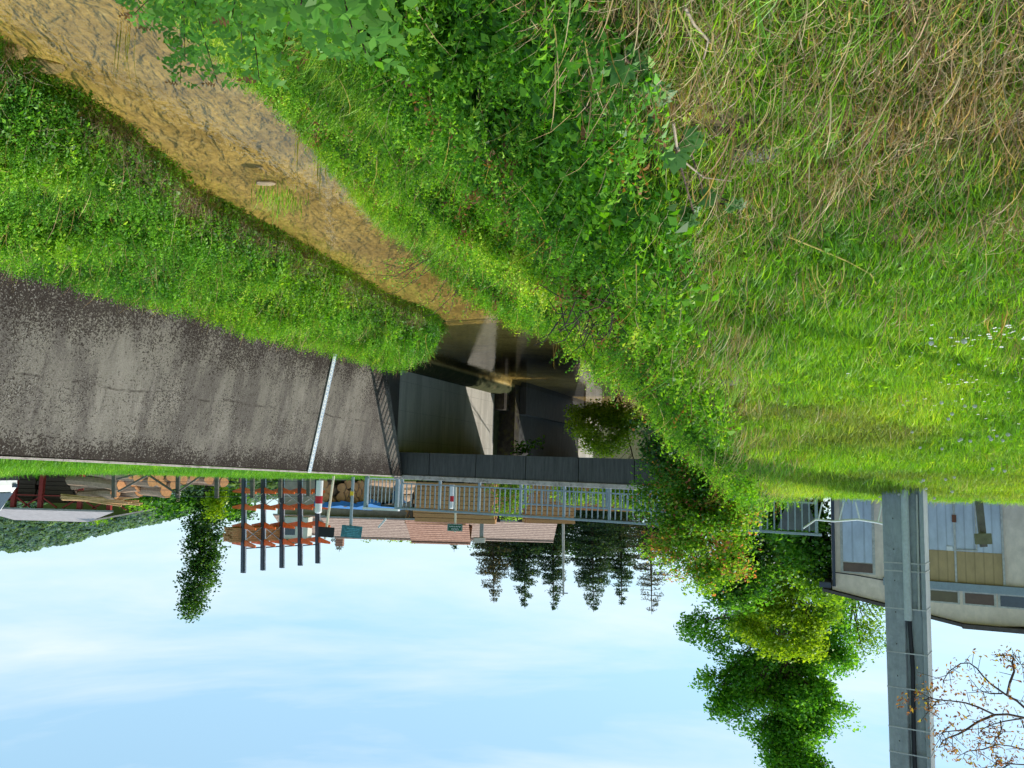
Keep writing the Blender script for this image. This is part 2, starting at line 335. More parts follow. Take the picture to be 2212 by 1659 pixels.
ROOF_GREY = mat('grey_sheet_roof', (.34, .31, .31), .85, .25, 4, bump=.2)
def corrugated(name, col, pitch=.22, ax=(1, 0)):
    m, nt, ns, ls = newmat(name); out = ns.new('ShaderNodeOutputMaterial'); b = nd(ns, 'ShaderNodeBsdfPrincipled', inp={'Roughness': .6, 'Specular IOR Level': .3})
    pos = ns.new('ShaderNodeNewGeometry').outputs['Position']; dt = nd(ns, 'ShaderNodeVectorMath', operation='DOT_PRODUCT', inp={1: (ax[0], ax[1], 0)}); ls.new(pos, dt.inputs[0])
    mu = nd(ns, 'ShaderNodeMath', operation='MULTIPLY', inp={1: 1 / pitch}); ls.new(dt.outputs['Value'], mu.inputs[0]); fr = nd(ns, 'ShaderNodeMath', operation='FRACT'); ls.new(mu.outputs[0], fr.inputs[0])
    c = ramp(ns, ls, noise(ns, ls, 2, 5, .7, sc=(1, 1, .4)), [(.3, tuple(x * .75 for x in col)), (.7, tuple(x * 1.2 for x in col))])
    c = mixc(ns, ls, ramp(ns, ls, fr.outputs[0], [(.0, .6), (.06, .1), (.10, .55), (.16, 0.0)]), c, tuple(x * .3 for x in col))
    ls.new(c, b.inputs['Base Color']); ls.new(b.outputs[0], out.inputs[0]); return m

# ------------------------------------------------------------------ world, sun
SUNV = Vector((-.90, .43, 1.0)).normalized()
w = bpy.data.worlds.new('World'); SC.world = w; w.use_nodes = True; ns = w.node_tree.nodes; ls = w.node_tree.links; ns.clear()
sky = nd(ns, 'ShaderNodeTexSky', sky_type='NISHITA'); sky.sun_disc = False
sky.sun_elevation = math.asin(SUNV.z); sky.sun_rotation = math.atan2(SUNV.x, SUNV.y); sky.air_density = 1.0; sky.dust_density = .6; sky.ozone_density = 1.2
tc = ns.new('ShaderNodeTexCoord')
n1 = noise(ns, ls, 1.5, 6, .55, vec=tc.outputs['Generated'], sc=(1, 1, 5.5), dist=.5)
n2 = noise(ns, ls, 5, 5, .6, vec=tc.outputs['Generated'], sc=(1, 1, 6), dist=.3)
ad = nd(ns, 'ShaderNodeMath', operation='MULTIPLY_ADD', inp={1: .25}); ls.new(n2, ad.inputs[0]); ls.new(n1, ad.inputs[2])
cf = ramp(ns, ls, ad.outputs[0], [(.57, 0.0), (.9, .8)])
skyc = mixc(ns, ls, 1.0, sky.outputs[0], (.92, 1.12, 1.22), 'MULTIPLY')
skyc = mixc(ns, ls, .42, skyc, (5.1, 7.9, 9.1)); cc = mixc(ns, ls, cf, skyc, (7.0, 7.6, 8.0))
bg = nd(ns, 'ShaderNodeBackground', inp={'Strength': .14}); ls.new(cc, bg.inputs[0]); wo = ns.new('ShaderNodeOutputWorld'); ls.new(bg.outputs[0], wo.inputs[0])
sl = bpy.data.lights.new('sun', 'SUN'); so = bpy.data.objects.new('sun', sl); COL.objects.link(so); so.location = (0, 0, 60)
sl.energy = 5.0; sl.angle = R(.5); sl.color = (1, .95, .86); so.rotation_euler = SUNV.to_track_quat('Z', 'Y').to_euler()
SC.view_settings.view_transform = 'Standard'; SC.view_settings.look = 'None'; SC.view_settings.exposure = 0

# ------------------------------------------------------------------ ground sheet
def axis(parts):
    out = []
    for a, b, st in parts: out += list(np.arange(a, b - 1e-6, st))
    return np.array(out + [parts[-1][1]])
gs = axis([(-300, -60, 40), (-60, -16, 4), (-16, -10, .5), (-10, 23, .14), (23, 45, .6), (45, 70, 5), (70, 1300, 120)])
gd = axis([(-700, -100, 60), (-100, -20, 8), (-20, -4, .8), (-4, 18, .14), (18, 60, 4), (60, 700, 60)])
S_, D_ = np.meshgrid(gs, gd, indexing='ij'); GX, GY = XY(S_, D_); GZ = H(GX, GY)
gv = np.stack([GX, GY, GZ], -1).reshape(-1, 3); ni, nj = S_.shape
idx = np.arange(ni * nj).reshape(ni, nj); gq = np.stack([idx[:-1, :-1], idx[1:, :-1], idx[1:, 1:], idx[:-1, 1:]], -1).reshape(-1, 4)
def dryness(X, Y):
    s, d = SD(X, Y)
    a = np.clip((d - dC(s) + .5) / .5, 0, 1) * np.clip((4.4 - Y - .45 * (X + 1.5)) / 1.6, 0, 1)
    return np.clip(a * (.6 + 1.3 * (fbm(X * 1.2, Y * 1.2, 21) - .3)), 0, 1)
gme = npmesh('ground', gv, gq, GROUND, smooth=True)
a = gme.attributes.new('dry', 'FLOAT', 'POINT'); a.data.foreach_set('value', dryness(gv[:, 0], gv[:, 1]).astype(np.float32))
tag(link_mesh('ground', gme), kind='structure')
ws = np.arange(-20, 46.1, 1.0); wd = np.arange(-.5, 10.1, .75); A_, B_ = np.meshgrid(ws, wd, indexing='ij'); wx, wy = XY(A_, B_)
wv = np.stack([wx, wy, np.full_like(wx, WATER)], -1).reshape(-1, 3); wi = np.arange(wv.shape[0]).reshape(A_.shape)
wq = np.stack([wi[:-1, :-1], wi[1:, :-1], wi[1:, 1:], wi[:-1, 1:]], -1).reshape(-1, 4)
tag(link_mesh('stream_water', npmesh('stream_water', wv, wq, WATERM)), kind='structure')

# ------------------------------------------------------------------ leaf geometry
def rot_from(nrm, spin):
    """frames (N,3,3) with z = nrm and x spun about it"""
    nrm = nrm / np.linalg.norm(nrm, axis=1, keepdims=True)
    a = np.where(np.abs(nrm[:, 2:3]) < .9, np.array([[0, 0, 1.0]]), np.array([[1.0, 0, 0]]))
    x = np.cross(a, nrm); x /= np.linalg.norm(x, axis=1, keepdims=True); y = np.cross(nrm, x)
    c, s = np.cos(spin)[:, None], np.sin(spin)[:, None]
    return x * c + y * s, -x * s + y * c, nrm
def leaf_arrays(ctr, size, nrm, spin, tint, aspect=.55, fold=.18):
    """each leaf a pointed quad folded along the midrib: 4 points"""
    X, Y, Z = rot_from(nrm, spin); L = size[:, None]
    b = ctr - X * L * .5; t = ctr + X * L * .5 - Z * L * .12; m = ctr - X * L * .05
    l = m + Y * L * aspect * .5 + Z * L * fold; r = m - Y * L * aspect * .5 + Z * L * fold
    v = np.stack([b, l, t, r], 1).reshape(-1, 3); q = np.arange(len(v)).reshape(-1, 4)
    return v, q, np.repeat(tint, 4, 0)
def rand_unit(n):
    v = RNG.normal(size=(n, 3)); return v / np.linalg.norm(v, axis=1, keepdims=True)
def leafobj(name, parts, mt, parent):
    vs, qs, ts, off = [], [], [], 0
    for v, q, t in parts: vs.append(v); qs.append(q + off); ts.append(t); off += len(v)
    v = np.concatenate(vs) - np.array(ORG[parent.name])
    o = link_mesh(name, npmesh(name, v, np.concatenate(qs), mt, np.concatenate(ts)), parent); return o
def blade_arrays(base, dirv, length, width, bend, n=4, side=None):
    """curved tapering grass blades; dirv = horizontal lean direction (N,3), bend 0..1 ; returns verts, quads"""
    N_ = len(base); up = np.tile(np.array([[0, 0, 1.0]]), (N_, 1)); sd = np.cross(dirv, up); sd /= np.maximum(np.linalg.norm(sd, axis=1, keepdims=True), 1e-6)
    pts = []; p = base.copy(); seg = (length / n)[:, None]
    for k in range(n + 1):
        a = (bend * (k / n) ** .9 * 1.9)[:, None]; wd_ = (width * (1 - (k / n) ** 1.6 * .92))[:, None]
        pts.append(p - sd * wd_ / 2); pts.append(p + sd * wd_ / 2)
        p = p + (up * np.cos(a) + dirv * np.sin(a)) * seg
    v = np.stack(pts, 1).reshape(-1, 3); m = 2 * (n + 1)
    q = np.concatenate([np.array([[2 * k, 2 * k + 1, 2 * k + 3, 2 * k + 2]]) for k in range(n)])
    q = (np.arange(N_)[:, None, None] * m + q[None]).reshape(-1, 4); return v, q, m
def proto(name, parts, mt):
    vs, qs, ts, off = [], [], [], 0
    for v, q, t in parts: vs.append(v); qs.append(q + off); ts.append(t); off += len(v)
    return bpy.data.objects.new(name, npmesh(name, np.concatenate(vs), np.concatenate(qs), mt, np.concatenate(ts)))
def shade(n, lo=.5, hi=1.4): 
    g = RNG.uniform(lo, hi, (n, 1)); return np.concatenate([g * RNG.uniform(.88, 1.15, (n, 1)), g, g * RNG.uniform(.8, 1.2, (n, 1))], 1)
def p_grass(name, n, length, width, bend, spread, flop=0.0):
    base = np.zeros((n, 3)); base[:, :2] = RNG.normal(0, spread, (n, 2)); a = RNG.uniform(0, 2 * np.pi, n) if flop == 0 else RNG.normal(0, flop, n)
    d = np.stack([np.cos(a), np.sin(a), 0 * a], 1); L = RNG.uniform(.55, 1.1, n) * length
    v, q, m = blade_arrays(base, d, L, RNG.uniform(.7, 1.2, n) * width, RNG.uniform(.5, 1.1, n) * bend)
    return proto(name, [(v, q, np.repeat(shade(n), m, 0))], GRASS_I)
def p_leafy(name, n, size, rad, hgt, flat=.5, aspect=.6):
    c = np.zeros((n, 3)); r = np.sqrt(RNG.uniform(0, 1, n)) * rad; a = RNG.uniform(0, 2 * np.pi, n)
    c[:, 0] = r * np.cos(a); c[:, 1] = r * np.sin(a); c[:, 2] = RNG.uniform(.1, 1, n) * hgt * (1 - .5 * (r / rad) ** 2)
    nr = rand_unit(n) * (1 - flat) + np.array([[0, 0, 1.0]]) * flat; nr[:, :2] += c[:, :2] / rad * .35
    v, q, t = leaf_arrays(c, RNG.uniform(.6, 1.25, n) * size, nr, RNG.uniform(0, 6.28, n), shade(n), aspect)
    return proto(name, [(v, q, t)], LEAF_I)
def p_stem(name, h, nl, size, aspect=.45):
    parts = []; k = 3
    for j in range(k):
        a = RNG.uniform(0, 6.28); lean = RNG.uniform(.05, .45); base = np.array([[math.cos(a) * .03, math.sin(a) * .03, 0]]); d = np.array([[math.cos(a), math.sin(a), 0]])
        hh = h * RNG.uniform(.7, 1.1); v, q, m = blade_arrays(base, d, np.array([hh]), np.array([.008]), np.array([lean])); parts.append((v, q, np.full((len(v), 3), .8)))
        ring = v.reshape(-1, 2, 3).mean(1); tt = np.linspace(.15, 1, nl); c = np.stack([np.interp(tt * 4, range(5), ring[:, i]) for i in range(3)], 1)
        sp = RNG.uniform(0, 6.28, nl); sz = size * (1.15 - .6 * tt) * RNG.uniform(.8, 1.2, nl); out = np.stack([np.cos(sp), np.sin(sp), 0 * sp], 1); c = c + out * sz[:, None] * .55
        nr = np.array([[0, 0, 1.0]]) + out * .45 + rand_unit(nl) * .25
        X = out - nr * (out * nr).sum(1, keepdims=True) / (nr * nr).sum(1, keepdims=True); fx, fy, fz = rot_from(nr, np.zeros(nl)); spin = np.arctan2((X * fy).sum(1), (X * fx).sum(1))
        parts.append(leaf_arrays(c, sz, nr, spin, shade(nl, .7, 1.25), aspect))
    return proto(name, parts, LEAF_I)
def lobed_leaf(ctr, size, nrm, spin, tint, lobes=5):
    """one palmate leaf as a fan of quads"""
    X, Y, Z = [u[0] for u in rot_from(np.array([nrm], float), np.array([spin]))]; v = []; q = []
    for k in range(lobes):
        a = (k - (lobes - 1) / 2) * (4.4 / lobes); L = size * (1 - .13 * abs(k - (lobes - 1) / 2)); n0 = len(v)
        dx = X * math.cos(a) + Y * math.sin(a); dy = -X * math.sin(a) + Y * math.cos(a)
        for (u, w_, z) in ((0, 0, 0), (.55, .27, .05), (1, 0, -.12), (.55, -.27, .05)): v.append(np.array(ctr) + dx * L * u + dy * L * w_ + Z * L * z)
        q.append([n0, n0 + 1, n0 + 2, n0 + 3])
    v = np.array(v); return v, np.array(q), np.tile(np.array([tint]), (len(v), 1))
def p_vine(name, n, size):
    parts = []
    for k in range(n):
        c = RNG.normal(0, .12, 3); c[2] = RNG.uniform(.08, .3); nr = np.array([0, 0, 1.0]) + RNG.normal(0, .4, 3); g = RNG.uniform(.75, 1.2)
        parts.append(lobed_leaf(c, size * RNG.uniform(.6, 1.2), nr, RNG.uniform(0, 6.28), (g, g, g)))
    return proto(name, parts, LEAF_I)

# ------------------------------------------------------------------ scatter
def scatter(name, protos, pts, rot, scl, pid, tint, label, cat):
    n = len(pts); me = bpy.data.meshes.new(name); me.vertices.add(n); me.vertices.foreach_set('co', pts.astype(np.float32).ravel())
    def at(nm, ty, data, key):
        a = me.attributes.new(nm, ty, 'POINT'); a.data.foreach_set(key, np.ascontiguousarray(data).ravel())
    at('rot', 'FLOAT_VECTOR', rot.astype(np.float32), 'vector'); at('scl', 'FLOAT', scl.astype(np.float32), 'value'); at('pid', 'INT', pid.astype(np.int32), 'value')
    c = np.ones((n, 4), np.float32); c[:, :3] = tint; at('tint', 'FLOAT_COLOR', c, 'color')
    o = link_mesh(name, me); tag(o, label, cat, kind='stuff')
    ng = bpy.data.node_groups.new(name, 'GeometryNodeTree'); ng.interface.new_socket('Geometry', in_out='INPUT', socket_type='NodeSocketGeometry'); ng.interface.new_socket('Geometry', in_out='OUTPUT', socket_type='NodeSocketGeometry')
    ns, ls = ng.nodes, ng.links; gi = ns.new('NodeGroupInput'); go = ns.new('NodeGroupOutput'); jn = ns.new('GeometryNodeJoinGeometry')
    def na(nm, ty):
        x = ns.new('GeometryNodeInputNamedAttribute'); x.data_type = ty; x.inputs[0].default_value = nm; return x.outputs[0]
    r_, s_, p_ = na('rot', 'FLOAT_VECTOR'), na('scl', 'FLOAT'), na('pid', 'INT')
    e2r = ns.new('FunctionNodeEulerToRotation'); ls.new(r_, e2r.inputs[0])
    for k, pr in enumerate(protos):
        oi = ns.new('GeometryNodeObjectInfo'); oi.inputs['Object'].default_value = pr; oi.inputs['As Instance'].default_value = True
        cmp_ = ns.new('FunctionNodeCompare'); cmp_.data_type = 'INT'; cmp_.operation = 'EQUAL'; ls.new(p_, cmp_.inputs[2]); cmp_.inputs[3].default_value = k
        ip = ns.new('GeometryNodeInstanceOnPoints'); ls.new(gi.outputs[0], ip.inputs['Points']); ls.new(cmp_.outputs[0], ip.inputs['Selection']); ls.new(oi.outputs['Geometry'], ip.inputs['Instance'])
        ls.new(e2r.outputs[0], ip.inputs['Rotation']); ls.new(s_, ip.inputs['Scale']); ls.new(ip.outputs[0], jn.inputs[0])
    ls.new(jn.outputs[0], go.inputs[0]); md = o.modifiers.new('scatter', 'NODES'); md.node_group = ng; return o
def visible(X, Y, Z, margin=.12):
    v = np.stack([X, Y, Z], -1); f = v @ _F; x = (v @ _R) / np.maximum(f, .1) * FPX / 1106; y = (v @ _U) / np.maximum(f, .1) * FPX / 829.5
    return (f > .4) & (np.abs(x) < 1 + margin) & (np.abs(y) < 1 + margin)
def sample(n, s0, s1, d0, d1, dens):
    """points in the (s,d) box, thinned by dens(X,Y,s,d,dist) and to what lies in or near the frame"""
    s = RNG.uniform(s0, s1, n); d = RNG.uniform(d0, d1, n); X, Y = XY(s, d); Z = H(X, Y); dist = np.sqrt(X * X + Y * Y)
    k = (RNG.uniform(0, 1, n) < dens(X, Y, s, d, dist)) & visible(X, Y, Z, .35); return X[k], Y[k], Z[k], s[k], d[k], dist[k]
def pal(t, stops):
    t = np.clip(t, 0, 1); p = [a for a, _ in stops]; return np.stack([np.interp(t, p, [c[i] for _, c in stops]) for i in range(3)], 1)
GRN = [(0, (.03, .10, .012)), (.35, (.095, .28, .022)), (.6, (.19, .46, .03)), (.85, (.34, .62, .045)), (1, (.52, .70, .09))]
STRAW = [(0, (.24, .14, .06)), (.5, (.52, .35, .17)), (1, (.70, .54, .31))]
def slope_tilt(X, Y, k=.7):
    e = .25; zx = (H(X + e, Y, False) - H(X - e, Y, False)) / (2 * e); zy = (H(X, Y + e, False) - H(X, Y - e, False)) / (2 * e)
    return np.clip(zx, -1.2, 1.2) * k, np.clip(zy, -1.2, 1.2) * k

if True:
    # lawn: short grass
    pr = [p_grass('lawn_tuft', 18, .075, .0042, .9, .04) for _ in range(3)] + [p_leafy('clover_tuft', 10, .022, .06, .05, .7, .9)]
    X, Y, Z, s, d, dist = sample(500000, -10, 22, 9.2, 22, lambda X, Y, s, d, r: np.clip(1.5 - r * .09, .25, 1) * np.clip((d - dC(s) + .2) / .5, 0, 1) * np.where((s > 11.8) & (s < 20), 0, 1) * (1 - .5 * dryness(X, Y)))
    n = len(X); t = fbm(X * .7, Y * .7, 31) * .8 + .14 + RNG.normal(0, .14, n) + .22 * np.clip((Y - 5.5) / 3, 0, 1)
    yel = fbm(X * .5, Y * 1.6, 37); tint = pal(t + .1, GRN) * np.array([[1.15, 1.0, .85]]); m_ = np.clip((yel - .55) * 3, 0, .75)[:, None]; tint = tint * (1 - m_) + m_ * pal(RNG.uniform(0, 1, n), [(0, (.16, .20, .04)), (1, (.34, .30, .12))])
    scatter('lawn_grass', pr, np.stack([X, Y, Z - .01], 1), np.stack([RNG.normal(0, .2, n), RNG.normal(0, .2, n), RNG.uniform(0, 6.28, n)], 1), RNG.uniform(.7, 1.5, n) * np.interp(dist, [2, 10, 20], [1, 1.05, 1.2]), RNG.choice(4, n, p=[.31, .31, .3, .08]), tint,
            'short sunlit lawn grass rising to the concrete pole', 'grass')
    # long dry grass flopping down the bank edge near the camera
    pr = [p_grass('long_grass_tuft', 9, .27, .006, .95, .03, .55) for _ in range(4)] + [p_grass('straw_tuft', 22, .22, .0045, 1.2, .10) for _ in range(2)]
    X, Y, Z, s, d, dist = sample(60000, -11, 8, 11.4, 14.8, lambda X, Y, s, d, r: np.clip(np.interp(Y + .35 * (X + 2), [1, 2.5, 3.3, 4.5], [1, .8, .12, .008]) + .35 * np.clip(1 - np.abs(d - dC(s) - .1) / .5, 0, 1), 0, 1) * .62 * np.clip((d - dC(s) + .25) / .4, 0, 1) * np.clip(.25 + 1.6 * (fbm(X * 1.4, Y * 1.4, 41) - .2), .15, 1))
    n = len(X); dr = np.clip(dryness(X, Y) * 1.0 + RNG.normal(.12, .25, n), 0, 1); pid = np.where(RNG.uniform(0, 1, n) < (.45 + .35 * dryness(X, Y)), RNG.integers(4, 6, n), RNG.integers(0, 4, n))
    isst = (pid >= 4) | (RNG.uniform(0, 1, n) < dr * .6)
    tint = np.where(isst[:, None], pal(RNG.uniform(0, 1, n), STRAW), pal(RNG.uniform(.2, .9, n), GRN) * np.array([[1.15, 1, 1.2]]))
    ang = math.atan2(-N[1], -N[0]) + RNG.normal(.15, .8, n) + (fbm(X * 1.3, Y * 1.3, 43) - .5) * 2.2
    scatter('long_dry_grass', pr, np.stack([X, Y, Z - .02], 1), np.stack([RNG.normal(0, .12, n), RNG.normal(0, .12, n), ang], 1), RNG.uniform(.55, 1.15, n), pid, tint,
            'long flopped grass and straw over the bank edge in the foreground', 'grass')
    # ground cover of the left bank
    pr = [p_leafy('leafy_clump', 20, .040, .13, .18, .5, .6) for _ in range(3)] + [p_leafy('broad_leaf_clump', 10, .068, .15, .22, .55, .62) for _ in range(2)] + [p_stem('weed_stem', .34, 10, .055) for _ in range(3)] + [p_grass('bank_grass', 18, .3, .006, .75, .05) for _ in range(3)] + [p_grass('dead_stalk', 3, .62, .0055, .8, .08) for _ in range(2)]
    gp = lambda X, Y: fbm(X * .55, Y * .55, 51)
    hole = lambda X, Y: fbm(X * 1.1 + 40, Y * 1.1, 53)
    def den(X, Y, s, d, r):
        return np.clip(1.25 - r * .028, .3, 1) * np.clip((d - dL(s) + .15) / .3, 0, 1) * np.clip((dC(s) + .1 - d) / .3, 0, 1) * np.where(hole(X, Y) < .32, .3, 1) * np.where(s > 21, .5, 1) * np.where((s > 9) & (d > dC(s) + .3), .25, 1)
    X, Y, Z, s, d, dist = sample(170000, -10, 24, 4.0, 12.5, den)
    n = len(X); g = gp(X, Y); isg = (g > .60) | ((d - dL(s)) < .4); isg = isg & (RNG.uniform(0, 1, n) < .7)
    pid = np.where(isg, RNG.integers(8, 11, n), np.where(g < .40, RNG.choice([3, 4, 5, 6, 7], n), RNG.choice([0, 1, 2, 0, 1, 2, 5, 6, 7], n)))
    t = .50 + .6 * (fbm(X * .8, Y * .8, 57) - .35) + np.where(isg, .12, 0) + RNG.normal(0, .2, n)
    md = np.clip((fbm(X * 1.05, Y * 1.05, 61) - .44) * 4.2, 0, 1) * .5 * np.clip((d - dL(s) - .3) / 2.4, 0, 1) * np.interp(dC(s) - d, [.5, 1.5], [.1, 1]) * np.interp(s, [6, 8.5], [1, .12]); lift = md * np.where(isg, .5, RNG.uniform(0, 1, n) ** .6); t = t + .30 * lift / .55 - .06
    tint = pal(t, GRN); hz2 = np.clip((fbm(X * .45 + 9, Y * .45, 97) - .3) * 2.5, 0, 1)[:, None]; tint = tint * ((1 - hz2) * np.array([[.95, .98, 1.05]]) + hz2 * np.array([[1.38, 1.14, .85]])); red = (fbm(X * 1.5, Y * 1.5, 59) > .64) & (RNG.uniform(0, 1, n) < .22) & ~isg; tint[red] = np.array([.32, .15, .06]) * RNG.uniform(.7, 1.2, (red.sum(), 1))
    tx, ty = slope_tilt(X, Y, .45)
    st_ = RNG.uniform(0, 1, n) < .02; pid = np.where(st_, RNG.integers(11, 13, n), pid); tint[st_] = pal(RNG.uniform(.3, 1, st_.sum()), STRAW)
    scatter('bank_ground_cover', pr, np.stack([X, Y, Z - .02 + lift], 1), np.stack([ty + RNG.normal(0, .2, n), -tx + RNG.normal(0, .2, n), RNG.uniform(0, 6.28, n)], 1), RNG.uniform(.7, 1.35, n) * np.interp(dist, [4, 10, 20], [.76, 1.05, 1.5]) * np.where(s > 4, np.interp(dC(s) - d, [.2, 1.2], [.5, 1]), 1) * np.interp(s, [6, 8.5], [1, .75]) * np.interp(d - dL(s), [0, 1.2], [.62, 1]), pid, tint,
            'dense green weeds and grass covering the steep stream bank', 'ground cover')
    # ground cover of the berm below the retaining wall
    def den2(X, Y, s, d, r): return np.clip(1.3 - r * .03, .3, 1) * np.clip((dR(s) + .16 - d) / .15, 0, 1) * np.clip((d - .25) / .3, 0, 1) * np.where(hole(X, Y) < .27, .3, 1)
    X, Y, Z, s, d, dist = sample(150000, -10, 10.7, .2, 6.5, den2)
    n = len(X); g = fbm(X * .6, Y * .6, 71); near = np.clip((dR(s) - d), 0, 9); isg = ((g > .68) | (s > 9.5)) & (RNG.uniform(0, 1, n) < .5)
    pid = np.where(isg, RNG.integers(8, 11, n), RNG.choice([0, 1, 2, 0, 1, 2, 5, 6, 7, 3], n)); t = .36 + .5 * (fbm(X * .9, Y * .9, 73) - .35) + RNG.normal(0, .2, n) + np.where(s > 8.5, .08, 0)
    md = np.clip((fbm(X * 1.2, Y * 1.2, 77) - .42) * 4, 0, 1) * .32 * np.clip(near / .6, 0, 1) * np.clip((d - .7) / 1.6, 0, 1); lift = md * RNG.uniform(0, 1, n) ** .6; t = t + .2 * lift / .32 - .02
    tint = pal(t, GRN)
    hz2 = np.clip((fbm(X * .5 + 9, Y * .5, 99) - .3) * 2.5, 0, 1)[:, None]; tint = tint * ((1 - hz2) * np.array([[.78, .9, 1.2]]) + hz2 * np.array([[1.2, 1.05, .85]])); st_ = RNG.uniform(0, 1, n) < .025; pid = np.where(st_, RNG.integers(11, 13, n), pid); tint[st_] = pal(RNG.uniform(.3, 1, st_.sum()), STRAW)
    scatter('berm_ground_cover', pr, np.stack([X, Y, Z - .02 + lift], 1), np.stack([RNG.normal(0, .2, n), RNG.normal(0, .2, n), RNG.uniform(0, 6.28, n)], 1), RNG.uniform(.65, 1.25, n) * np.interp(dist, [4, 10, 20], [.9, 1.1, 1.45]) * np.clip(.85 + near * .3, .5, 1.1) * np.interp(d, [.5, 1.5], [.7, 1]), pid, tint,
            'green nettles and weeds on the flat strip below the wall', 'ground cover')
    # straw washed along the foot of the berm
    pr = [p_grass('washed_straw', 14, .5, .007, 1.25, .07) for _ in range(3)] + [p_grass('drift_twigs', 5, .8, .006, .8, .05) for _ in range(2)]
    X, Y, Z, s, d, dist = sample(24000, -8, 10, 2.5, 6.4, lambda X, Y, s, d, r: ((np.abs(d - dR(s) + .02) < .12) & (fbm(s * .9, s * 0 + 2, 81) > .50)) * .9 + (np.abs(d - dR(s) + .4) < .5) * .02)
    n = len(X); scatter('drift_straw', pr, np.stack([X, Y, Z + .02], 1), np.stack([RNG.normal(0, .3, n), RNG.normal(0, .3, n), RNG.uniform(0, 6.28, n)], 1), RNG.uniform(.5, 1.0, n), RNG.choice(5, n, p=[.3, .3, .25, .08, .07]), pal(RNG.uniform(0, 1, n), [(0, (.16, .10, .06)), (1, (.50, .39, .27))]),
            'pale dead straw and twigs washed along the stream edge', 'straw')
    # grass on top of the retaining wall and the yard edge
    pr = [p_grass('verge_tuft', 16, .14, .008, .7, .06) for _ in range(3)]
    X, Y, Z, s, d, dist = sample(60000, -8, 34, -7, 0.1, lambda X, Y, s, d, r: np.clip((-.12 - d) / .3, 0, 1) * np.where(s > 11.5, (d < -1.4) * 1.0, 1) * .8)
    n = len(X); t = .62 + .7 * (fbm(X * .5, Y * .5, 91) - .5) + RNG.normal(0, .12, n)
    scatter('verge_grass', pr, np.stack([X, Y, Z - .02], 1), np.stack([RNG.normal(0, .2, n), RNG.normal(0, .2, n), RNG.uniform(0, 6.28, n)], 1), RNG.uniform(.7, 1.4, n), RNG.integers(0, 3, n), pal(t, GRN),
            'bright grass strip along the top of the retaining wall', 'grass')

# ------------------------------------------------------------------ retaining wall (battered), coping, gauge staff
BAT = .198
def wallpt(s, z, off=0):
    zt = float(ztop(min(s, 12.5))); return V3(s, (zt - z) * BAT + off, z)
def wall_end(z): return 12.5 - 2.1 * (0.17 - z) / 3.0 if z > -3.9 else 9.6
wall = thing('retaining_wall', V3(0, .3, -3.7), 'battered dark grey concrete retaining wall spotted with lichen, carrying the gauge', 'wall')
rows = 26; cols = 90; zs = np.linspace(0, 1, rows); vs = []; fs = []
for j in range(rows):
    for i in range(cols + 1):
        zz0 = -3.75; u = i / cols; s = -14 + u * 26.5; zt = float(ztop(min(s, 12.5))); z = zz0 + (zt - zz0) * zs[j]; s = -14 + u * (wall_end(z) + 14); vs.append(wallpt(s, z if j < rows - 1 else float(ztop(min(s, 12.5)))))
for j in range(rows - 1):
    for i in range(cols): a = j * (cols + 1) + i; fs.append((a, a + 1, a + cols + 2, a + cols + 1))
m = MB(); m.add(vs, fs)
n0 = (rows - 1) * (cols + 1)
for i in range(0, cols): a, b = vs[n0 + i], vs[n0 + i + 1]; nb = Vector((-N[0] * .45, -N[1] * .45, 0)); m.quad(a, b, b + nb, a + nb)
m.build('wall_face', WALLM, wall)
cp = MB()
for i in range(14):
    s0 = -14 + i * 26.45 / 14; s1 = -14 + (i + 1) * 26.45 / 14 - .012
    a, b = V3(s0, .012, float(ztop(s0)) + .018), V3(s1, .012, float(ztop(s1)) + .018); nb = Vector((-N[0] * .4, -N[1] * .4, 0)); cp.prism([a, b, b + nb, a + nb], (0, 0, .035))
cp.build('coping', CONC_PALE, wall)
# warped return between the wall end and the abutment
ABD = -.5
ret = MB(); st_ = 10
for j in range(st_):
    z0 = -3.75 + 3.9 * j / st_; z1 = -3.75 + 3.9 * (j + 1) / st_
    a0, a1 = wallpt(wall_end(z0), z0), wallpt(wall_end(z1), z1); b0, b1 = V3(12.9, ABD, z0), V3(12.9, ABD, z1); ret.quad(a0, b0, b1, a1)
ret.build('wing_return', CONC_DARK, wall)  # shade of this return is put into its dark colour
tl = PZ(665, 1025, .15)
st0 = SD(*PZ(693, 895, -1.45).xy)[0]; st0 = 7.9
staff = thing('gauge_staff', wallpt(st0, -2.9, .03), 'white enamel water level staff with blue graduations fixed up the wall', 'gauge staff')
mb = MB(); a = wallpt(st0, -2.92, .03); b = wallpt(st0, .13, .03); dwn = (b - a).normalized(); alongv = Vector((W[0], W[1], 0)); nv = alongv.cross(dwn).normalized()
if nv.dot(Vector((N[0], N[1], 0))) < 0: nv = -nv
mb.box((a + b) / 2, .13, .02, (b - a).length, ax=(alongv, nv, dwn)); mb.build('staff_plate', WHITE, staff)
L = (b - a).length; right = -alongv; GB = mat('gauge_blue', (.08, .26, .5), .5, .15)
SEG = {'0': 'abcdef', '1': 'bc', '2': 'abged', '3': 'abgcd', '4': 'fgbc', '5': 'afgcd', '6': 'afgedc', '7': 'abc', '8': 'abcdefg', '9': 'abcdfg'}
def digit(ch, o, h, X, Yv, Zv):
    mb = MB(); w_ = h * .5; t = h * .16; pos = {'a': (.5, 1, 1), 'd': (.5, 0, 1), 'g': (.5, .5, 1), 'f': (0, .75, 0), 'b': (1, .75, 0), 'e': (0, .25, 0), 'c': (1, .25, 0)}
    for sg in SEG[ch]:
        px, pz, hz = pos[sg]; mb.box(o + X * w_ * px + Zv * h * pz, w_ + t if hz else t, .004, t if hz else h * .5, ax=(X, Yv, Zv))
    mb.build('numeral', GB, staff)
